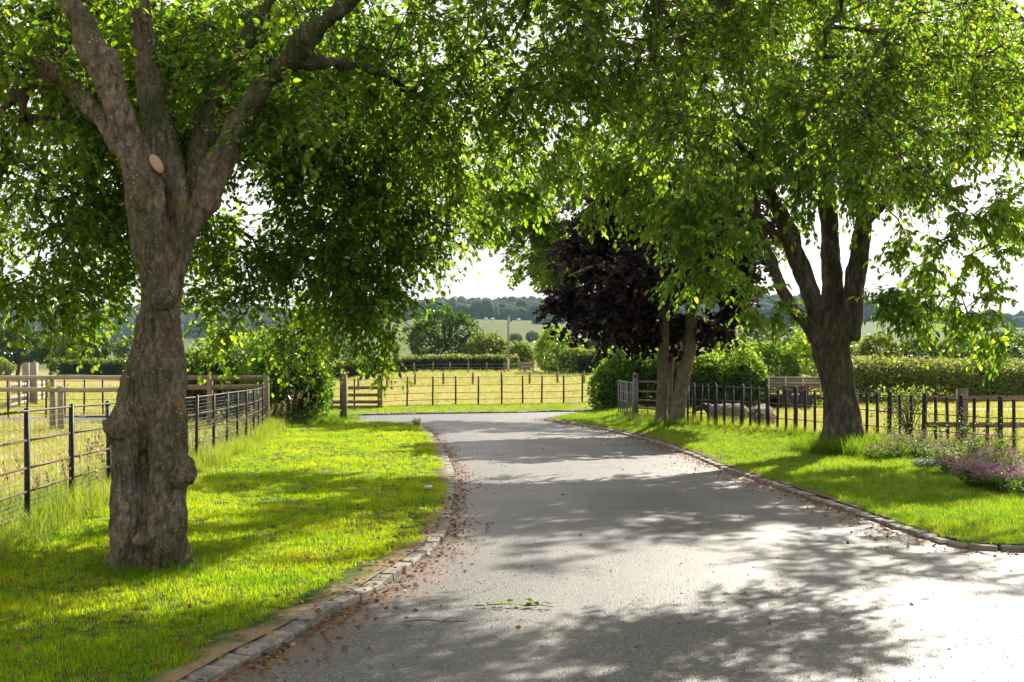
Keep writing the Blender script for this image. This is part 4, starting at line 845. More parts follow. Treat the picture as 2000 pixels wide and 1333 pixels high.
for z in np.r_[np.arange(.04, .5, .045), np.arange(.5, 1.14, .06)]: mb.tube(np.array([g3(p, z + random.Random(int(z * 999) + i).uniform(-.004, .004)) for i, p in enumerate(cw)]) - lloc, .0017, 3, False)
for p in resample(fl[(fl[:, 1] > 9.0)], .15): mb.tube(np.array([g3(p, .02), g3(p, 1.14)]) - lloc + np.array([-.02, 0, 0]), .0015, 3, False)
tag(mb.build('wire_netting', M['wire'], lf), kind='stuff')

frc = resample(np.array([p for p in fr if p[0] / p[1] < .475 and p[1] < 28.6]), .28)
iron_fence('railing_fence', frc, 1.05, (1.03, .70, .37, .10), .027, 'dark upright-bar iron fence along the right verge behind the cherry', top_round=.011, rail_mat='rail_iron', wide=3, rail_t=.006, rail_h=.02, seed=4)
# iron field gate, its finial post and the return fence
ga, gb = np.array([3.45, 31.8]), frc[-1] + np.array([-.06, .12])
post = empty('gate_post', g3(ga), 'square iron gate post with a rounded cap beside the gate', 'post')
mb = MB(); mb.box((0, 0, .6), (.065, .065, .68)); mb.box((0, 0, 1.295), (.085, .085, .012)); mb.build('shaft', M['gate_iron'], post)
mb = MB(); V, Fc = ICO[2]; mb.add(V * np.array([.075, .075, .05]) + (0, 0, 1.335), None, Fc); mb.build('cap', M['gate_iron'], post, True)
gate = empty('iron_gate', g3((ga + gb) / 2), 'old iron field gate with arched brace left of the copper tree', 'gate'); gl_ = np.array(gate.location)
dv = (gb - ga); Lg = np.linalg.norm(dv); dv = dv / Lg; a0 = ga + dv * .12; b0 = gb - dv * .08
lerp = lambda t, z: g3(a0 + (b0 - a0) * t, z) - gl_
for z in (1.13, .86, .62, .40, .2): mb = MB(); mb.bar(lerp(0, z), lerp(1, z), .01, .022); mb.build('bar', M['rust'], gate)
for t in (.01, .99): mb = MB(); mb.bar(lerp(t, .1), lerp(t, 1.16), .025, .02, (1, 0, 0)); mb.build('end_post', M['gate_iron'], gate)
for t in (.25, .5, .75): mb = MB(); mb.bar(lerp(t, .2), lerp(t, 1.13), .011, .011, (1, 0, 0)); mb.build('upright', M['rust'], gate)
mb = MB(); mb.tube(np.array([lerp(.5 + .26 * math.cos(a) * (1 if a < 1.57 else 1), .42 + .68 * math.sin(a)) for a in np.linspace(.1, math.pi - .1, 13)]), .014, 6); mb.build('arched_brace', M['rust'], gate)
iron_fence('estate_fence', resample(np.array([ga + (0, .25), (3.42, 36.4)]), .55), 1.1, (1.08, .78, .48, .18), .02, 'short grey iron return fence running back from the gate post', post_mat='gate_iron', rail_mat='gate_iron', seed=5)
# estate fence across the far end of the drive
far_posts = [np.array(P(px, 0, 44.6 + (px - 795) * .0062)[:2]) for px in (600, 648, 692, 745, 795, 845, 890, 934, 980, 1021, 1058, 1101, 1137, 1172, 1205)]
iron_fence('estate_fence', far_posts, 1.2, (1.16, .84, .55, .28, .07), .028, 'thin dark estate fence across the far end of the drive before the hay field', rail_t=.006, rail_h=.02, top_round=.01, rail_mat='rail_iron', seed=6)
iron_fence('estate_fence', [np.array(P(px, 0, 40)[:2]) for px in range(-58, 500, 37)], 1.3, (1.26, .6, .36, .12), .026, 'second dark metal fence beyond the round timber rails on the left', top_round=.01, rail_mat='rail_iron', seed=7)

def timber_fence(name, posts, rails, label, mat, pr, rr, square=False, hgt=1.3):
    """posts: (x, y, height); rails: (a, b) 3D ends"""
    loc = g3(posts[0][:2]); root = empty(name, loc, label, 'fence')
    for x, y, h in posts:
        mb = MB()
        if square: mb.box((0, 0, h / 2 - .1), (pr, pr * .8, h / 2 + .1)); mb.box((0, 0, h + .008), (pr * .86, pr * .68, .008))
        else: mb.tube([(0, 0, -.2), (0, 0, h * .5), (0, 0, h)], [pr, pr * .97, pr * .94], 10)
        mb.build('post', M['wood'] if not square else M[mat], root, not square).location = g3((x, y)) - loc
    for i, (a, b) in enumerate(rails):
        mb = MB(); a, b = np.array(a, float) - loc, np.array(b, float) - loc
        if square: mb.bar(a, b, .02, rr)
        else: mb.tube(np.array([a + (b - a) * t + np.array([0, 0, .012 * math.sin(t * 7 + i)]) for t in np.linspace(0, 1, 7)]), [rr * (1 + .06 * math.sin(k * 2 + i)) for k in range(7)], 10)
        mb.build('rail', M[mat], root, not square)
    return root
d = 30.2
w_ = lambda px, py, dd: P(px, py, dd)
timber_fence('post_and_rail_fence', [(w_(103, 0, d + .12)[0], d + .12, 1.36), (w_(-130, 0, d + .1)[0], d + .1, 1.4), (w_(330, 0, d + .1)[0], d + .1, 1.36), (w_(117, 0, d - .02)[0], d + .04, 1.18)],
    [(w_(-260, 737, d), w_(112, 738, d)), (w_(112, 738, d), w_(345, 737, d)), (w_(-260, 762, d), w_(112, 762, d)), (w_(112, 762, d), w_(345, 761, d))], 'round-railed timber fence behind the wire netting left of the gnarled trunk', 'wood_rail', .085, .065)
timber_fence('post_and_rail_fence', [(w_(410, 0, d + .1)[0], d + .1, 1.42), (w_(520, 0, d + .3)[0], d + .3, 1.42)],
    [(w_(350, 738, d), w_(525, 739, d + .3)), (w_(350, 757, d), w_(525, 756, d + .3))], 'brown squared timber rails in front of the dark hedge', 'oak', .07, .07, True)
pa = G(742, 800); timber_fence('post_and_rail_fence', [(P(742, 0, 43.4)[0], 43.4, 1.3), (P(585, 0, 43.2)[0], 43.2, .35)], [(P(680 if k < 2 else 545, y, 43.4), P(742, y, 43.4)) for k, y in enumerate((758, 772, 785.5, 795.5))],
    'short four-rail timber panel beside the wooden gatepost at the drive end', 'oak', .09, .06, True)
d = 24.3
timber_fence('post_and_rail_fence', [(P(1879, 0, d)[0], d, 1.1), (P(2100, 0, d + .6)[0], d + .6, 1.1)], [(P(1808, 779, d), P(2140, 779, d + .7)), (P(1808, 830, d), P(2140, 831, d + .7)), (P(1808, 864, d), P(2140, 864, d + .7))],
    'timber post and rail fence behind the dark bars at the right edge', 'oak', .10, .058, True)
# wooden gatepost at the end of the lawn
gp = G(671, 823); o = empty('gatepost', g3(gp), 'weathered square wooden gatepost at the lawn corner by the drive end', 'post')
mb = MB(); mb.box((0, 0, .68), (.10, .10, .8)); mb.build('shaft', M['oak'], o); mb = MB(); mb.add([(-.1, -.1, 1.483), (.1, -.1, 1.483), (.1, .1, 1.483), (-.1, .1, 1.483), (0, 0, 1.54)], None, [[0, 1, 4], [1, 2, 4], [2, 3, 4], [3, 0, 4]]); mb.build('top', M['pale_wood'], o)
# plank-sided pen on the left pasture
A, B = np.array(P(14, 0, 46)[:2]), np.array(P(90, 0, 68)[:2]); hr = empty('plank_pen', g3((A + B) / 2), 'silvered plank sheep pen with two tall square posts on the left pasture', 'pen'); hl = np.array(hr.location)
for z in (.18, .48, .76, 1.02, 1.26): mb = MB(); mb.bar(g3(A, z) - hl, g3(B, z) - hl, .02, .085); mb.build('plank', M['pale_wood'], hr)
for t in (.0, .2, .4, .62, .82, 1): p = A + (B - A) * t; mb = MB(); mb.box(g3(p, .65) - hl + (.05, .03, 0), (.06, .05, .75)); mb.build('stake', M['wood'], hr)
for px, d in ((52, 55), (66.5, 54)): p = P(px, 0, d); mb = MB(); mb.box(g3(p, .95) - hl, (.145, .14, 1.08)); mb.box(g3(p, 2.045) - hl, (.125, .12, .012)); mb.build('post', M['wood'], hr)
# stakes and wire in the hay field, wire fence at the far hedge
def stake_fence(pxs, ds, h, label, r=.05, zs=(.2, .5, .8)):
    pts = [np.array(P(px, 0, d)[:2]) for px, d in zip(pxs, ds)]; root = empty('stake_fence', g3(pts[0]), label, 'fence'); l = np.array(root.location)
    mb = MB(); mb.tube([(0, 0, -.2), (0, 0, h * .6), (0, 0, h)], [r, r * .95, r * .85], 8); me = mb.mesh('stake', True); me.materials.append(M['oak'])
    for i, p in enumerate(pts): o = link('stake', me, None, root, g3(p) - l); o.rotation_euler = (random.Random(i).uniform(-.05, .05), random.Random(i + 9).uniform(-.05, .05), i)
    for z in zs: mb = MB(); mb.tube(np.array([g3(p, z * h) - l for p in pts]), .006, 4, False); mb.build('wire', M['wire'], root)
stake_fence([700, 756, 810, 866, 923, 980, 1034, 1089, 1141, 1192], [66, 66, 66, 66, 66.4, 66.8, 67.2, 67.6, 68, 68.4], .75, 'row of brown stakes and wire standing in the hay field', .07)
stake_fence([770, 809, 845, 879, 914, 951, 985, 1025, 1065, 1102], [88] * 10, .85, 'wire fence on pale stakes at the foot of the low far hedge', .06)
sg = [np.array(P(px, 0, 90)[:2]) for px in (1016, 1041)]; root = empty('hurdle_gate', g3(sg[0]), 'small pale timber hurdle right of the utility pole foot', 'gate'); l = np.array(root.location)
for p in sg: mb = MB(); mb.box(g3(p, .4) - l, (.05, .05, .45)); mb.build('post', M['wood'], root)
for z in (.72, .45, .2): mb = MB(); mb.bar(g3(sg[0], z) - l, g3(sg[1], z) - l, .02, .05); mb.build('rail', M['pale_wood'], root)
# utility pole
d = 91; p = P(993, 0, d); up_ = empty('utility_pole', g3(p), 'single wooden utility pole standing by the far hedge', 'pole'); hp = P(993, 619, d)[2] - up_.location.z
mb = MB(); mb.tube([(0, 0, -.3), (0, 0, hp * .5), (0, 0, hp)], [.13, .115, .095], 10); mb.build('shaft', M['pole'], up_, True)
mb = MB(); mb.box((.14, 0, hp - .35), (.16, .02, .03)); mb.build('bracket', M['iron'], up_)
mb = MB(); mb.tube([(.26, 0, hp - .33), (.26, 0, hp - .24), (.26, 0, hp - .12)], [.05, .08, .04], 8); mb.build('insulator', M['iron'], up_, True)
mb = MB(); mb.tube([(0, 0, hp), (0, 0, hp + .06), (0, 0, hp + .12)], [.11, .1, .03], 8); mb.build('cap', M['iron'], up_, True)
mb = MB(); mb.box((0, -.13, .62), (.07, .006, .5)); mb.build('pale_patch', M['pebble'], up_)  # thin pale patch on the lower front of the shaft

# ------------------------------------------------------------------ old livestock trailer
d = 41.0; tl = empty('livestock_trailer', g3(P(1542, 0, d)), 'old grey-boarded livestock trailer on a maroon chassis behind the right fence', 'trailer'); s = d / F
Lx, z0, z1, z2 = 50 * s, .42, .80, 1.50 - (738 - HZ) * s - tl.location.z
mb = MB(); mb.box((0, 0, z0 + .07), (Lx, .75, .07)); mb.box((-Lx * .95, -.77, .6), (.03, .02, .25)); mb.build('chassis', M['maroon'], tl)
nb = 4; bh = (z2 - z1) / nb
for k in range(nb): mb = MB(); mb.box((0, -.78, z1 + bh * (k + .5)), (Lx, .012, bh * .44)); mb.build('plank', M['grey_board'], tl)
for k in range(4): mb = MB(); mb.box((0, .78, z1 + bh * (k + .5)), (Lx, .012, bh * .44)); mb.build('plank', M['grey_board'], tl)
for x in (-1, -.36, .3, .97): mb = MB(); mb.box((x * Lx, -.805, (z0 + z2) / 2 + .05), (.025, .013, (z2 - z0) / 2)); mb.build('upright', M['pale_wood'], tl)
for z in (z2 + .012, z1 + bh * 1.9): mb = MB(); mb.box((Lx * (.0 if z > z2 else .3), -.81 if z <= z2 else -.80, z), (Lx * (1.02 if z > z2 else .68), .02, .022)); mb.build('top_rail', M['pale_wood'], tl)
for x in (-1, 1): mb = MB(); mb.box((x * (Lx + .012), 0, (z1 + z2) / 2), (.012, .76, (z2 - z1) / 2)); mb.build('end_board', M['grey_board'], tl)
for x in (-.3, .35):
    mb = MB(); mb.box((x * Lx, -.79, .66), (.16, .03, .2)); mb.build('mudguard', M['maroon'], tl)
    for y in (-.82, .82):
        a = np.linspace(0, 2 * math.pi, 17); w = None; mb = MB(); mb.tube([(x * Lx, y - .09, .29), (x * Lx, y - .06, .29), (x * Lx, y + .06, .29), (x * Lx, y + .09, .29)], [.24, .29, .29, .24], 18); w = mb.build('wheel', M['rubber'], tl, True)
        mb = MB(); mb.tube([(x * Lx, y - .1, .29), (x * Lx, y + .1, .29)], [.15, .15], 14); mb.build('rim', M['maroon'], w)
mb = MB(); mb.bar((Lx, 0, z0), (Lx + 1.0, 0, z0 - .05), .04, .04); mb.bar((Lx + 1.0, 0, z0 - .05), (Lx + 1.0, 0, .0), .03, .03, (1, 0, 0)); mb.build('drawbar', M['maroon'], tl)

# ------------------------------------------------------------------ sheep
def sheep(loc, rot, lying, label, seed):
    root = empty('sheep', loc, label, 'sheep', 'sheep resting behind the right fence'); root.rotation_euler = (0, 0, rot)
    zb = .27 if lying else .52; mb = MB()
    def ell(c, r): V, Fc = ICO[3]; mb.add(np.asarray(c, float) + V * np.asarray(r, float), None, Fc)
    def tb(pts, r): p = resample(catmull(np.column_stack([pts, r]), 5), .02); mb.tube(p[:, :3], p[:, 3], 12)
    ell((0, .22, zb + .01), (.25, .30, .25)); ell((0, -.22, zb + .02), (.27, .32, .26)); ell((0, 0, zb + .02), (.26, .42, .26))
    hz, hy = (zb + .2, .70) if lying == 1 else (.26, .74)        # head up, or down grazing
    tb([(0, .36, zb + .06), (0, .52, (zb + hz) / 2 + .06), (0, hy - .1, hz)], [.18, .13, .09])
    tb([(0, hy - .14, hz + .03), (0, hy, hz - .02), (0, hy + .13, hz - .10), (0, hy + .18, hz - .13)], [.085, .082, .055, .045])
    for sx in (-1, 1):
        tb([(sx * .05, hy - .10, hz + .05), (sx * .12, hy - .12, hz + .05), (sx * .19, hy - .13, hz + .02)], [.025, .032, .012])
        if lying: tb([(sx * .18, .38, .16), (sx * .2, .55, .07), (sx * .18, .36, .04)], [.07, .045, .03]); tb([(sx * .22, -.34, .2), (sx * .27, -.12, .08), (sx * .24, -.36, .045)], [.11, .06, .035])
        else:
            tb([(sx * .13, .33, .42), (sx * .13, .34, .24), (sx * .13, .33, .03)], [.075, .04, .032]); tb([(sx * .15, -.36, .45), (sx * .15, -.33, .3), (sx * .15, -.41, .2), (sx * .15, -.38, .03)], [.11, .06, .038, .032])
    tb([(0, -.50, zb + .08), (0, -.56, zb - .02), (0, -.56, zb - .14)], [.05, .045, .03])
    o = bpy.data.objects.new('tmp', mb.mesh('tmp')); COL.objects.link(o); m = o.modifiers.new('r', 'REMESH'); m.mode = 'VOXEL'; m.voxel_size = .024; m2 = o.modifiers.new('s', 'SMOOTH'); m2.iterations = 4
    me = bpy.data.meshes.new_from_object(o.evaluated_get(bpy.context.evaluated_depsgraph_get())); bpy.data.objects.remove(o)
    n = len(me.vertices); V = np.empty(n * 3, np.float32); me.vertices.foreach_get('co', V); V = V.reshape(-1, 3).astype(float); Nn = np.empty(n * 3, np.float32); me.vertices.foreach_get('normal', Nn); Nn = Nn.reshape(-1, 3)
    dark = lambda q: (q[:, 1] > hy - .17) | ((q[:, 2] < .2) & (not lying))
    V = V + Nn * (fbm(V * 14 + seed, 3, seed) * np.where(dark(V), .004, .03))[:, None]; me.vertices.foreach_set('co', V.astype(np.float32).ravel())
    me.materials.clear(); me.materials.append(M['wool']); me.materials.append(M['face']); nf = len(me.polygons); c = np.empty(nf * 3, np.float32); me.polygons.foreach_get('center', c)
    me.polygons.foreach_set('material_index', dark(c.reshape(-1, 3)).astype(np.int32)); me.polygons.foreach_set('use_smooth', np.ones(nf, bool)); me.update()
    link('body', me, None, root)
    for sx in (-1, 1): mb = MB(); Vv, Fc = ICO[1]; mb.add(Vv * .013 + np.array([sx * .07, hy + .01, hz + .02]), None, Fc); mb.build('eye', M['rubber'], root, True)
sheep(tuple(g3(P(1422, 0, 29.8))), R(78), 1, 'pale sheep lying side-on behind the fence, left of the dark-faced one', 5)
sheep(tuple(g3(P(1488, 0, 29.3))), R(158), 2, 'pale dark-faced sheep lying with its lowered head towards the drive', 8)
for px, d_ in ((949, 850), (962, 850), (1013, 845)):
    p = P(px, 0, d_); V, Fc = ICO[2]; k = {949: 'left', 962: 'middle', 1013: 'right'}[px]
    o = link('distant_bale', mesh_np('bale', V * np.array([1.5, 1.0, 1.1]) * (1 + .12 * fbm(V * 2 + px, 2, px))[:, None], [Fc], True), M['pebble'], None, g3(p, .9)); tag(o, f'{k} one of three small white dots on the hillside pasture under the wood', 'bale', 'white dots on the hillside pasture')

# ------------------------------------------------------------------ grass, flowers, litter
def tuft(name, n, h, spread, w, lean, mat, seed, seeds=0):
    rng = np.random.default_rng(seed); V = []; F3 = []; F4 = []; k = 0
    for i in range(n):
        a = rng.uniform(0, 6.283); r = spread * math.sqrt(rng.random()); b = np.array([math.cos(a) * r, math.sin(a) * r, -.01]); hh = h * rng.uniform(.5, 1.1); a2 = rng.uniform(0, 6.283); l = lean * rng.uniform(.2, 1) * hh
        dr = np.array([math.cos(a2), math.sin(a2), 0]); sd = np.array([-dr[1], dr[0], 0]) * w * rng.uniform(.7, 1.2); m = b + np.array([0, 0, hh * .55]) + dr * l * .35; t = b + np.array([0, 0, hh]) + dr * l
        V += [b - sd, b + sd, m + sd * .8, m - sd * .8, t]; F4.append([k, k + 1, k + 2, k + 3]); F3.append([k + 3, k + 2, k + 4]); k += 5
    me = mesh_np(name, np.array(V), [np.array(F4), np.array(F3)]); me.materials.append(mat); return bpy.data.objects.new(name, me)
def scatter(name, pts, scl, protos, label, cat='grass', seed=0, tilt=.12):
    """one object of kind stuff: grass tufts instanced on its own points"""
    rng = np.random.default_rng(seed); n = len(pts); me = bpy.data.meshes.new(name); me.vertices.add(n); me.vertices.foreach_set('co', np.asarray(pts, np.float32).ravel())
    for nm, ty, dat, pr in (('rot', 'FLOAT_VECTOR', np.column_stack([rng.normal(size=(n, 2)) * tilt, rng.uniform(0, 6.28, n)]), 'vector'), ('scl', 'FLOAT', scl, 'value'), ('pick', 'INT', rng.integers(0, len(protos), n), 'value')):
        at = me.attributes.new(nm, ty, 'POINT'); at.data.foreach_set(pr, np.asarray(dat, np.int32 if ty == 'INT' else np.float32).ravel())
    c = bpy.data.collections.new(name + '_kinds')
    for p in protos: c.objects.link(p)
    ng = bpy.data.node_groups.new(name, 'GeometryNodeTree'); ng.interface.new_socket('Geometry', in_out='INPUT', socket_type='NodeSocketGeometry'); ng.interface.new_socket('Geometry', in_out='OUTPUT', socket_type='NodeSocketGeometry')
    N = ng.nodes; L = ng.links; gi = N.new('NodeGroupInput'); go = N.new('NodeGroupOutput'); io = N.new('GeometryNodeInstanceOnPoints'); ci = N.new('GeometryNodeCollectionInfo'); ci.inputs['Collection'].default_value = c; ci.inputs['Separate Children'].default_value = True; ci.inputs['Reset Children'].default_value = True
    def att(nm, ty): a = N.new('GeometryNodeInputNamedAttribute'); a.data_type = ty; a.inputs['Name'].default_value = nm; return a.outputs['Attribute']
    e = N.new('FunctionNodeEulerToRotation'); L.new(att('rot', 'FLOAT_VECTOR'), e.inputs[0]); L.new(gi.outputs[0], io.inputs['Points']); L.new(ci.outputs[0], io.inputs['Instance']); io.inputs['Pick Instance'].default_value = True
    L.new(att('pick', 'INT'), io.inputs['Instance Index']); L.new(e.outputs[0], io.inputs['Rotation']); L.new(att('scl', 'FLOAT'), io.inputs['Scale']); L.new(io.outputs[0], go.inputs[0])
    o = link(name, me); m = o.modifiers.new('scatter', 'NODES'); m.node_group = ng; return tag(o, label, cat, None, 'stuff')
rng = np.random.default_rng(5)
def fill(outline, dens, lo=None, hi=None):
    """random points inside an outline with density dens(x, y) per square metre"""
    lo = outline.min(0) if lo is None else np.array(lo, float); hi = outline.max(0) if hi is None else np.array(hi, float); mxd = dens.mx; n = int((hi[0] - lo[0]) * (hi[1] - lo[1]) * mxd)
    q = lo + rng.random((n, 2)) * (hi - lo); q = q[rng.random(n) < dens(q[:, 0], q[:, 1]) / mxd]; return q[inpoly(q, outline)] if len(q) else q
class Dens:
    def __init__(s, f, mx): s.f, s.mx = f, mx
    def __call__(s, x, y): return s.f(x, y)
lawnT = [tuft('lawn_tuft', 16, .052, .05, .0022, .7, M['lawn_blade'], i) for i in range(4)]
dens = Dens(lambda x, y: np.interp(y, [2, 5, 8, 12, 18, 36], [40, 650, 620, 330, 150, 60]), 650)
q = fill(lawn_outline, dens, (-9, 2.5), (0, 36))
e = polydist(q, kl); q = q[e + .28 * fbm(np.column_stack([q * 1.6, q[:, 0] * 0]), 3, 4) > np.interp(q[:, 1], [4, 9, 13, 40], [.28, .25, .16, .14])]
scatter('lawn_grass', np.column_stack([q, ground(q[:, 0], q[:, 1]) + .05]), rng.uniform(.5, 1.15, len(q)) * (1 + .45 * fbm(np.column_stack([q * 1.7, q[:, 0] * 0]), 3, 55)) * np.interp(q[:, 1], [5, 36], [1, 1.5]), lawnT, 'short mown sunlit grass of the left lawn', seed=1)
dens = Dens(lambda x, y: np.interp(y, [7, 10, 14, 20, 44], [300, 420, 300, 150, 50]), 420)
q = np.vstack([fill(verge_outline, dens, (1, 8), (13.6, 42)), fill(far_outline, Dens(lambda x, y: 40 + 0 * x, 40), (-11, 38), (9, 48))])
e = polydist(q, kr); q = q[(e + .25 * fbm(np.column_stack([q * 1.6, q[:, 0] * 0]), 3, 4) > .2) | (q[:, 1] > 38)]
vergeT = [tuft('verge_tuft', 16, .06, .055, .0024, .7, M['verge_blade'] if i < 3 else M['long_blade'], 10 + i) for i in range(4)]
scatter('verge_grass', np.column_stack([q, ground(q[:, 0], q[:, 1]) + .05]), rng.uniform(.6, 1.2, len(q)) * np.interp(q[:, 1], [8, 40], [1, 1.7]), vergeT, 'mown grass of the right verge and the strip at the drive end', seed=2)
# long grass along the fences
longT = [tuft('long_tuft', 16, .34, .07, .0035, .75, M['long_blade'], 20 + i) for i in range(4)]
def along(c, n, s, off=0.): 
    i = rng.integers(0, len(c) - 1, n); t = rng.random(n)[:, None]; return c[i] + (c[i + 1] - c[i]) * t + rng.normal(size=(n, 2)) * s + np.array([off, 0])
flr = resample(fl[fl[:, 1] > 6], .5); frr = resample(fr, .5)
q = np.vstack([along(flr, 2300, .17, .12), along(flr, 1500, .4, -.6), along(frr, 900, .16, -.1), along(frr, 500, .4, .5)]); q = q[(q[:, 1] > 7)]; q = q[polydist(q, kl) > .9]
sc_ = rng.uniform(.35, 1.05, len(q)) * (1 + .5 * fbm(np.column_stack([q * .8, q[:, 0] * 0]), 2, 9))
scatter('long_grass', np.column_stack([q, ground(q[:, 0], q[:, 1]) + .03]), sc_, longT, 'unmown yellow-green long grass along the fence lines', seed=3, tilt=.2)
# grass round tree feet, posts and bushes
tuftT = [tuft('foot_tuft', 20, .36, .08, .004, .8, M['tuft_blade'], 30 + i) for i in range(3)]
def ring(c, r0, r1, n, front=None):
    a = rng.uniform(0, 6.283, n); r = rng.uniform(r0, r1, n); q = np.stack([c[0] + np.cos(a) * r, c[1] + np.sin(a) * r], 1); return q
cx, cyy = cherry.location.x, cherry.location.y
q = np.vstack([ring((cx, cyy - .25), .35, .95, 620), ring((cx + .2, cyy - .5), .2, 1.1, 320), ring((copper.location.x, copper.location.y), .3, .75, 160), ring((gp[0] - .5, gp[1] + .3), 0, 1.1, 220), along(np.array([G(545, 832), G(660, 830)]), 240, .3)])
scatter('foot_grass', np.column_stack([q, ground(q[:, 0], q[:, 1]) + .04]), np.r_[rng.uniform(.5, 1.15, 940), rng.uniform(.3, .8, len(q) - 940)], tuftT, 'lush dark grass tufts round the tree feet and the gatepost', seed=4, tilt=.25)
q = ring((plum.location.x + .02, plum.location.y), .33, .5, 260); scatter('trunk_grass', np.column_stack([q, ground(q[:, 0], q[:, 1]) + .045]), rng.uniform(.15, .38, len(q)), tuftT, 'uncut grass fringe round the gnarled trunk', seed=6, tilt=.25)
# paddocks and hay field
dryT = [tuft('dry_tuft', 18, .17, .14, .004, .8, M['dry_blade'], 40 + i) for i in range(3)] + [tuft('pasture_tuft', 18, .16, .14, .0045, .8, M['long_blade'], 50 + i) for i in range(2)]
box = lambda a, b: np.array([(a[0], a[1]), (b[0], a[1]), (b[0], b[1]), (a[0], b[1])], float)
q1 = fill(box((-32, 8), (-3.5, 46)), Dens(lambda x, y: np.interp(y, [8, 16, 46], [46, 34, 10]) * (np.abs(x) < y * .5 + 2) * (x < np.interp(y, fl[:, 1], fl[:, 0]) - .3), 46))
q2 = fill(box((4, 19), (26, 46)), Dens(lambda x, y: np.interp(y, [19, 46], [30, 12]) * (np.abs(x) < y * .52 + 2) * (x > np.interp(y, fr[:, 1][::1], fr[:, 0]) + .4), 30)); q2 = q2[~inpoly(q2, road_outline)]
q3 = fill(box((-45, 47.6), (40, 96)), Dens(lambda x, y: np.interp(y, [47, 96], [7, 3.5]) * (np.abs(x) < y * .5 + 2), 7))
q1 = q1[~inpoly(q1, road_outline) & (polydist(q1, np.vstack([road_outline, road_outline[:1]])) > .3)]
q = np.vstack([q1, q2, q3]); scatter('meadow_grass', np.column_stack([q, ground(q[:, 0], q[:, 1]) + .02]), rng.uniform(.5, 1.1, len(q)) * np.interp(q[:, 1], [8, 47, 96], [.8, 1.2, 1.9]), dryT, 'dry straw-coloured grass of the paddocks and hay field', seed=5, tilt=.2)
# tall seeding grass by the bush
def seed_grass(name, pts, label):
    mb = MB(); leafp = []; leafa = []
    for (x, y), h in pts:
        b = g3((x, y), .03); a = rng.uniform(0, 6.28); l = rng.uniform(.1, .4) * h; t = b + np.array([math.cos(a) * l, math.sin(a) * l, h]); m = (b + t) / 2 + np.array([0, 0, .1 * h]); mb.tube(catmull([b, m, t], 3), .002, 3, False)
        for k in range(16): s = rng.uniform(.72, 1); leafp.append(b + (t - b) * s + np.array([0, 0, .06 * h * (1 - s)]) + rng.normal(size=3) * .012); leafa.append(rng.normal(size=3) * .4 + (t - b) / h)
    n = len(leafp); mb2 = leaf_mesh(name, 'diamond', np.array(leafp), np.array(leafa), rng.normal(size=(n, 3)), np.full(n, .035), M['seed']); o = tag(link(name, mb2), label, 'grass', None, 'stuff'); mb.build('stems', M['seed'], o); return o
seed_grass('seeding_grass', [(tuple(p), rng.uniform(.5, 1.0)) for p in along(np.array([G(535, 830), G(575, 838)]), 60, .35)] + [(tuple(p), rng.uniform(.4, .75)) for p in along(flr, 150, .25)], 'pale seed heads of tall grasses along the left fence and by the bush')
# flower bed
def flower(name, px, py, rad, h, n, petal, leafm, label, seed, cat='plant', nl=8, psz=.019, pn=11, group='flowering plants at the foot of the right fence'):
    r = np.random.default_rng(seed); c = G(px, py); loc = g3(c, .04); root = empty(name, loc, label, cat, group); mb = MB(); lp, la, pp = [], [], []
    for i in range(n):
        a = r.uniform(0, 6.28); q = rad * math.sqrt(r.random()); b = np.array([math.cos(a) * q * .6, math.sin(a) * q * .6, 0]); hh = h * r.uniform(.6, 1.1); t = np.array([math.cos(a) * q * 1.2, math.sin(a) * q * 1.2, hh]) + r.normal(size=3) * .03
        m = (b + t) / 2 + np.array([0, 0, .08 * h]); cv = catmull([b, m, t], 3); mb.tube(cv, .0025, 3, False)
        for k in range(nl): s = r.uniform(.1, .95); lp.append(cv[int(s * 6)] + r.normal(size=3) * .012); la.append(np.array([math.cos(k * 2.4), math.sin(k * 2.4), .3]))
        if petal: 
            for k in range(pn if petal == 'petal' else pn // 2): pp.append(t + r.normal(size=3) * np.array([.03, .03, .018]))
    tag(mb.build('stems', M['tuft_blade'], root), kind='stuff')
    nn = len(lp); tag(link('leaves', leaf_mesh('leaves', 'oval', np.array(lp), np.array(la), r.normal(size=(nn, 3)) * .4 + (0, 0, 1), .045 * r.uniform(.6, 1.3, nn), M[leafm]), None, root), kind='stuff')
    if petal:
        nn = len(pp); tag(link('blossoms', leaf_mesh('blossoms', 'diamond', np.array(pp), r.normal(size=(nn, 3)) + (0, 0, .5), r.normal(size=(nn, 3)) + (0, 0, .6), psz * r.uniform(.7, 1.5, nn), M[petal]), None, root), kind='stuff')
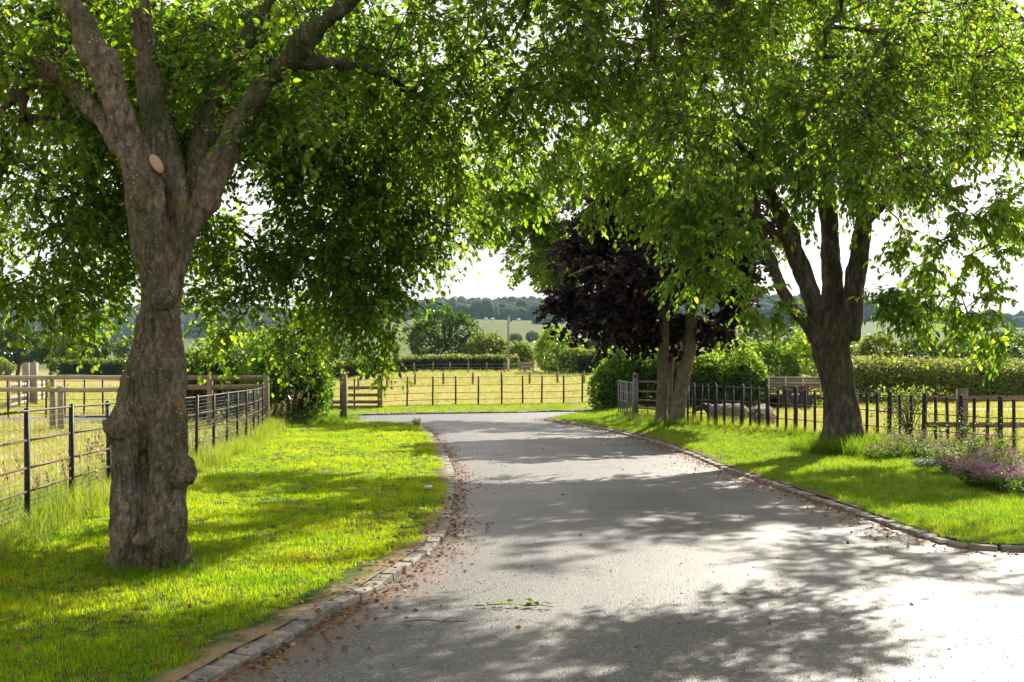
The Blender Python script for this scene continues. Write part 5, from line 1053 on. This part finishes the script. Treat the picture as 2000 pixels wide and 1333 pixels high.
FLW = [(1925, 962, .38, .30, 150, 'petal', 'hedge_leaf', 'brightest magenta flower clump at the bed front near the right edge'), (1975, 972, .38, .30, 140, 'petal', 'hedge_leaf', 'magenta flower clump cut off low by the right picture edge'), (1880, 935, .34, .26, 110, 'petal', 'hedge_leaf', 'pink flower clump at the bed front left of the brightest magenta one'),
       (1960, 935, .4, .38, 110, 'petal', 'hedge_leaf', 'purple-pink clump behind the magenta flowers'), (1845, 915, .34, .3, 90, 'dusty_petal', 'hedge_leaf', 'dusty pink clump in the middle of the flower bed'), (1885, 905, .36, .42, 80, 'dusty_petal', 'hedge_leaf', 'dusty pink taller clump under the timber gatepost bar'),
       (1735, 900, .3, .36, 80, 'dusty_petal', 'tuft_blade', 'faded brownish-pink clump right beside the cherry foot'), (1775, 897, .34, .42, 90, 'dusty_petal', 'hedge_leaf', 'second faded pink clump right of the cherry foot'), (1812, 903, .3, .34, 80, 'dusty_petal', 'hedge_leaf', 'faded pink clump behind the silvery plant'), (1935, 905, .35, .45, 70, 'dusty_petal', 'tuft_blade', 'dusty clump between two dark bars right of the timber post'), (1715, 905, .28, .24, 70, 'dusty_petal', 'tuft_blade', 'low faded clump in front of the cherry grass tuft')]
for i, f in enumerate(FLW): flower('flower_clump', *f[:5], f[5], f[6], f[7], 200 + i)
flower('silver_plant', 1808, 922, .16, .16, 50, None, 'silver_leaf', 'small silvery-leaved plant at the front of the flower bed', 230, nl=10)
for i, (px, py, lb) in enumerate([(1735, 885, 'tall leafy weed between cherry and flower bed'), (1800, 880, 'tall bushy green weed at the third wide dark bar'), (1850, 888, 'tall green weed left of the timber post'), (1905, 890, 'tall leafy stems right of the timber post'), (1965, 893, 'tall leafy stems near the right picture edge')]): flower('tall_weed', px, py, .28, .75, 22, 'dusty_petal', 'hedge_leaf', lb, 240 + i, nl=16, pn=6, psz=.02, group='tall weeds against the right fence')
flower('kerb_weed', 815, 836, .16, .2, 26, None, 'lime_leaf', 'small bright weed growing at the left kerb near the drive end', 250, nl=10, group=None)
c = G(836, 966); V, Fc = ICO[2]
c = G(836, 966); o = link('pale_stone', mesh_np('pale_stone', V * np.array([.06, .04, .028]) * (1 + .3 * fbm(V * 1.5, 2, 3))[:, None], [Fc], True), M['pebble'], None, g3(c, .09)); tag(o, 'small pale stone lying in the grass by the left kerb', 'stone')
# bramble-like thin shrub in front of the fence right of the cherry
rb = np.random.default_rng(77); c = np.array(P(1775, 0, 24.6)[:2]); root = empty('straggly_shrub', g3(c), 'straggly thin shrub tangled in the dark bars right of the cherry', 'shrub'); mb = MB(); lp = []
for k in range(46):
    a = rb.uniform(0, 6.28); t = np.array([math.cos(a) * rb.uniform(.1, .75), math.sin(a) * rb.uniform(.1, .4), rb.uniform(.55, 1.15)]); cv = catmull([(0, 0, 0), t * .5 + (0, 0, .2), t, t + np.array([t[0] * .25, t[1] * .25, -.12])], 4); mb.tube(cv, np.linspace(.008, .002, len(cv)), 4, False); lp += [cv[i] + rb.normal(size=3) * .05 for i in rb.integers(5, len(cv), 26)]
n = len(lp); mb.build('branches', M['twig'], root); tag(link('foliage', leaf_mesh('foliage', 'oval', np.array(lp), rb.normal(size=(n, 3)), rb.normal(size=(n, 3)) + (0, 0, .8), .055 * rb.uniform(.6, 1.2, n), M['olive_leaf']), None, root), kind='stuff')
# fallen leaves on the drive edges and lawns, daisies, twigs
def litter(name, q, z, size, mat, label, kind='oval', seed=0, flat=.35):
    r = np.random.default_rng(seed); n = len(q); nr = r.normal(size=(n, 3)) * flat + (0, 0, 1); ax = np.column_stack([r.normal(size=(n, 2)), r.normal(size=n) * .15])
    return tag(link(name, leaf_mesh(name, kind, np.column_stack([q, ground(q[:, 0], q[:, 1]) + z]), ax, nr, size * r.uniform(.35, 1.35, n), mat)), label, 'leaves', None, 'stuff')
def beside(c, n, spread, side, lo, hi):
    c = resample(c[(c[:, 1] > lo) & (c[:, 1] < hi)], .2); t = np.gradient(c, axis=0); t /= np.linalg.norm(t, axis=1)[:, None]; nrm = np.stack([-t[:, 1], t[:, 0]], 1); i = rng.integers(0, len(c), n); w = 1 + .9 * fbm(np.column_stack([c * .6, c[:, 0] * 0]), 3, 31)
    return c[i] + nrm[i] * (side * rng.exponential(spread, n) * w[i])[:, None] + rng.normal(size=(n, 2)) * .06
ql = np.vstack([beside(kl, 3600, .11, -1, 4.5, 34), beside(kr[kr[:, 0] < 9], 4200, .16, 1, 9, 36)]); ql = ql[inpoly(ql, road_outline)]
sp_ = fill(road_outline, Dens(lambda x, y: 3 * np.interp(y, [4, 8, 30], [1, 1, .3]), 3), (-3, 4.5), (9, 34))
litter('fallen_leaves', np.vstack([ql, sp_]), .008, .034, M['litter'], 'brown fallen leaves drifted along both drive edges', seed=1)
qg = np.vstack([fill(lawn_outline, Dens(lambda x, y: 2.2 + 0 * x, 2.2), (-6, 5), (0, 33)), beside(kl, 420, .2, 1, 5, 14) , fill(verge_outline, Dens(lambda x, y: 2.5 + 0 * x, 2.5), (1, 9), (12, 34))])
litter('lawn_leaves', qg, .085, .045, M['litter'], 'scattered brown leaves lying on the lawn and verge', seed=2)
qd = fill(lawn_outline, Dens(lambda x, y: 4 * (fbm(np.column_stack([x * .5, y * .35, x * 0]), 2, 7) > .05) * (y > 10), 4), (-5, 9), (0, 30)); litter('daisies', qd, .098, .02, M['daisy'], 'tiny white daisies in the sunlit lawn', 'diamond', 3, .2)
m_, N_, L_, out_ = NM('grit'); bsdf(N_, L_, out_, ramp(N_, L_, N_.new('ShaderNodeNewGeometry').outputs['Random Per Island'], S3((.05, .045, .04), (.2, .185, .165), (.38, .35, .31))), .7); 
qp = fill(road_outline, Dens(lambda x, y: np.interp(y, [4, 7, 11], [80, 65, 20]), 80), (-2.2, 4.5), (8, 11)); r_ = np.random.default_rng(9)
V0 = np.array([(1, 0, 0), (-1, 0, 0), (0, 1, 0), (0, -1, 0), (0, 0, .7), (0, 0, -.7)]); F0 = np.array([[0, 2, 4], [2, 1, 4], [1, 3, 4], [3, 0, 4], [2, 0, 5], [1, 2, 5], [3, 1, 5], [0, 3, 5]])
n = len(qp); sz = r_.uniform(.0025, .007, n); a = r_.uniform(0, 6.28, n); rot = np.stack([np.stack([np.cos(a), -np.sin(a), 0 * a], 1), np.stack([np.sin(a), np.cos(a), 0 * a], 1), np.stack([0 * a, 0 * a, 1 + 0 * a], 1)], 1)
V = np.einsum('nij,kj->nki', rot, V0) * sz[:, None, None] * r_.uniform(.7, 1.3, (n, 6, 1)) + np.column_stack([qp, ground(qp[:, 0], qp[:, 1]) + sz * .3])[:, None]
tag(link('loose_grit', mesh_np('loose_grit', V.reshape(-1, 3), [((np.arange(n) * 6)[:, None, None] + F0[None]).reshape(-1, 3)]), m_), 'loose stone grit on the near drive surface', 'grit', None, 'stuff')
def sprig(px, py, label, seed, L=.2, n=14):
    r = np.random.default_rng(seed); c = g3(G(px, py), .012); a = r.uniform(-.4, .4); u = np.array([math.cos(a), math.sin(a), 0]); root = empty('leafy_sprig', c, label, 'sprig'); mb = MB(); mb.tube(np.array([-u * L, (0, 0, .012), u * L]), [.004, .003, .002], 5); mb.build('stem', M['twig'], root, True)
    p = (u * r.uniform(-L, L, (n, 1)) + r.normal(size=(n, 3)) * np.array([.02, .02, .006]) + (0, 0, .02))
    for i in range(n):
        o = link('leaf', SPR, None, root, p[i]); o.rotation_euler = (r.uniform(-.4, .4), r.uniform(-.4, .4), r.uniform(0, 6.28)); o.scale = (.05,) * 3
SPR = mesh_np('leaf', LT['oval'][0], [LT['oval'][1]]); SPR.materials.append(M['lime_leaf'])
sprig(988, 1187, 'fallen green sprig on the drive in the foreground', 1); sprig(1052, 1189, 'smaller green sprig just right of the other one on the drive', 2, .1, 8)
for px, py, L, lb, sd_ in ((850, 1218, .2, 'thin brown twig lying in shade on the drive, left of the sprigs', 1),):
    r = np.random.default_rng(sd_); c = g3(G(px, py), .008); mb = MB(); q = np.array([(-L, 0, 0), (-L * .3, .02, .008), (L * .3, -.015, .006), (L, .02, 0)]); mb.tube(catmull(q, 4), .0035, 5); mb.tube(np.array([(L * .2, -.01, .006), (L * .45, .08, .01)]), [.004, .002], 4); o = mb.build('fallen_twig', M['twig'], None, True); o.location = c; o.rotation_euler = (0, 0, r.uniform(-.3, .3)); tag(o, lb, 'twig')

# ------------------------------------------------------------------ haze
mb = MB(); mb.box((0, 0, 64), (3500, 3500, 88)); hz_m, N_, L_, out_ = NM('haze'); pv = N_.new('ShaderNodeVolumePrincipled'); pv.inputs['Color'].default_value = (.5, .74, 1, 1); pv.inputs['Density'].default_value = .0001; pv.inputs['Anisotropy'].default_value = .0
L_.new(pv.outputs[0], out_.inputs['Volume']); hzo = mb.build('haze', hz_m); tag(hzo, 'thin bluish summer haze over the valley', 'haze', None, 'stuff')
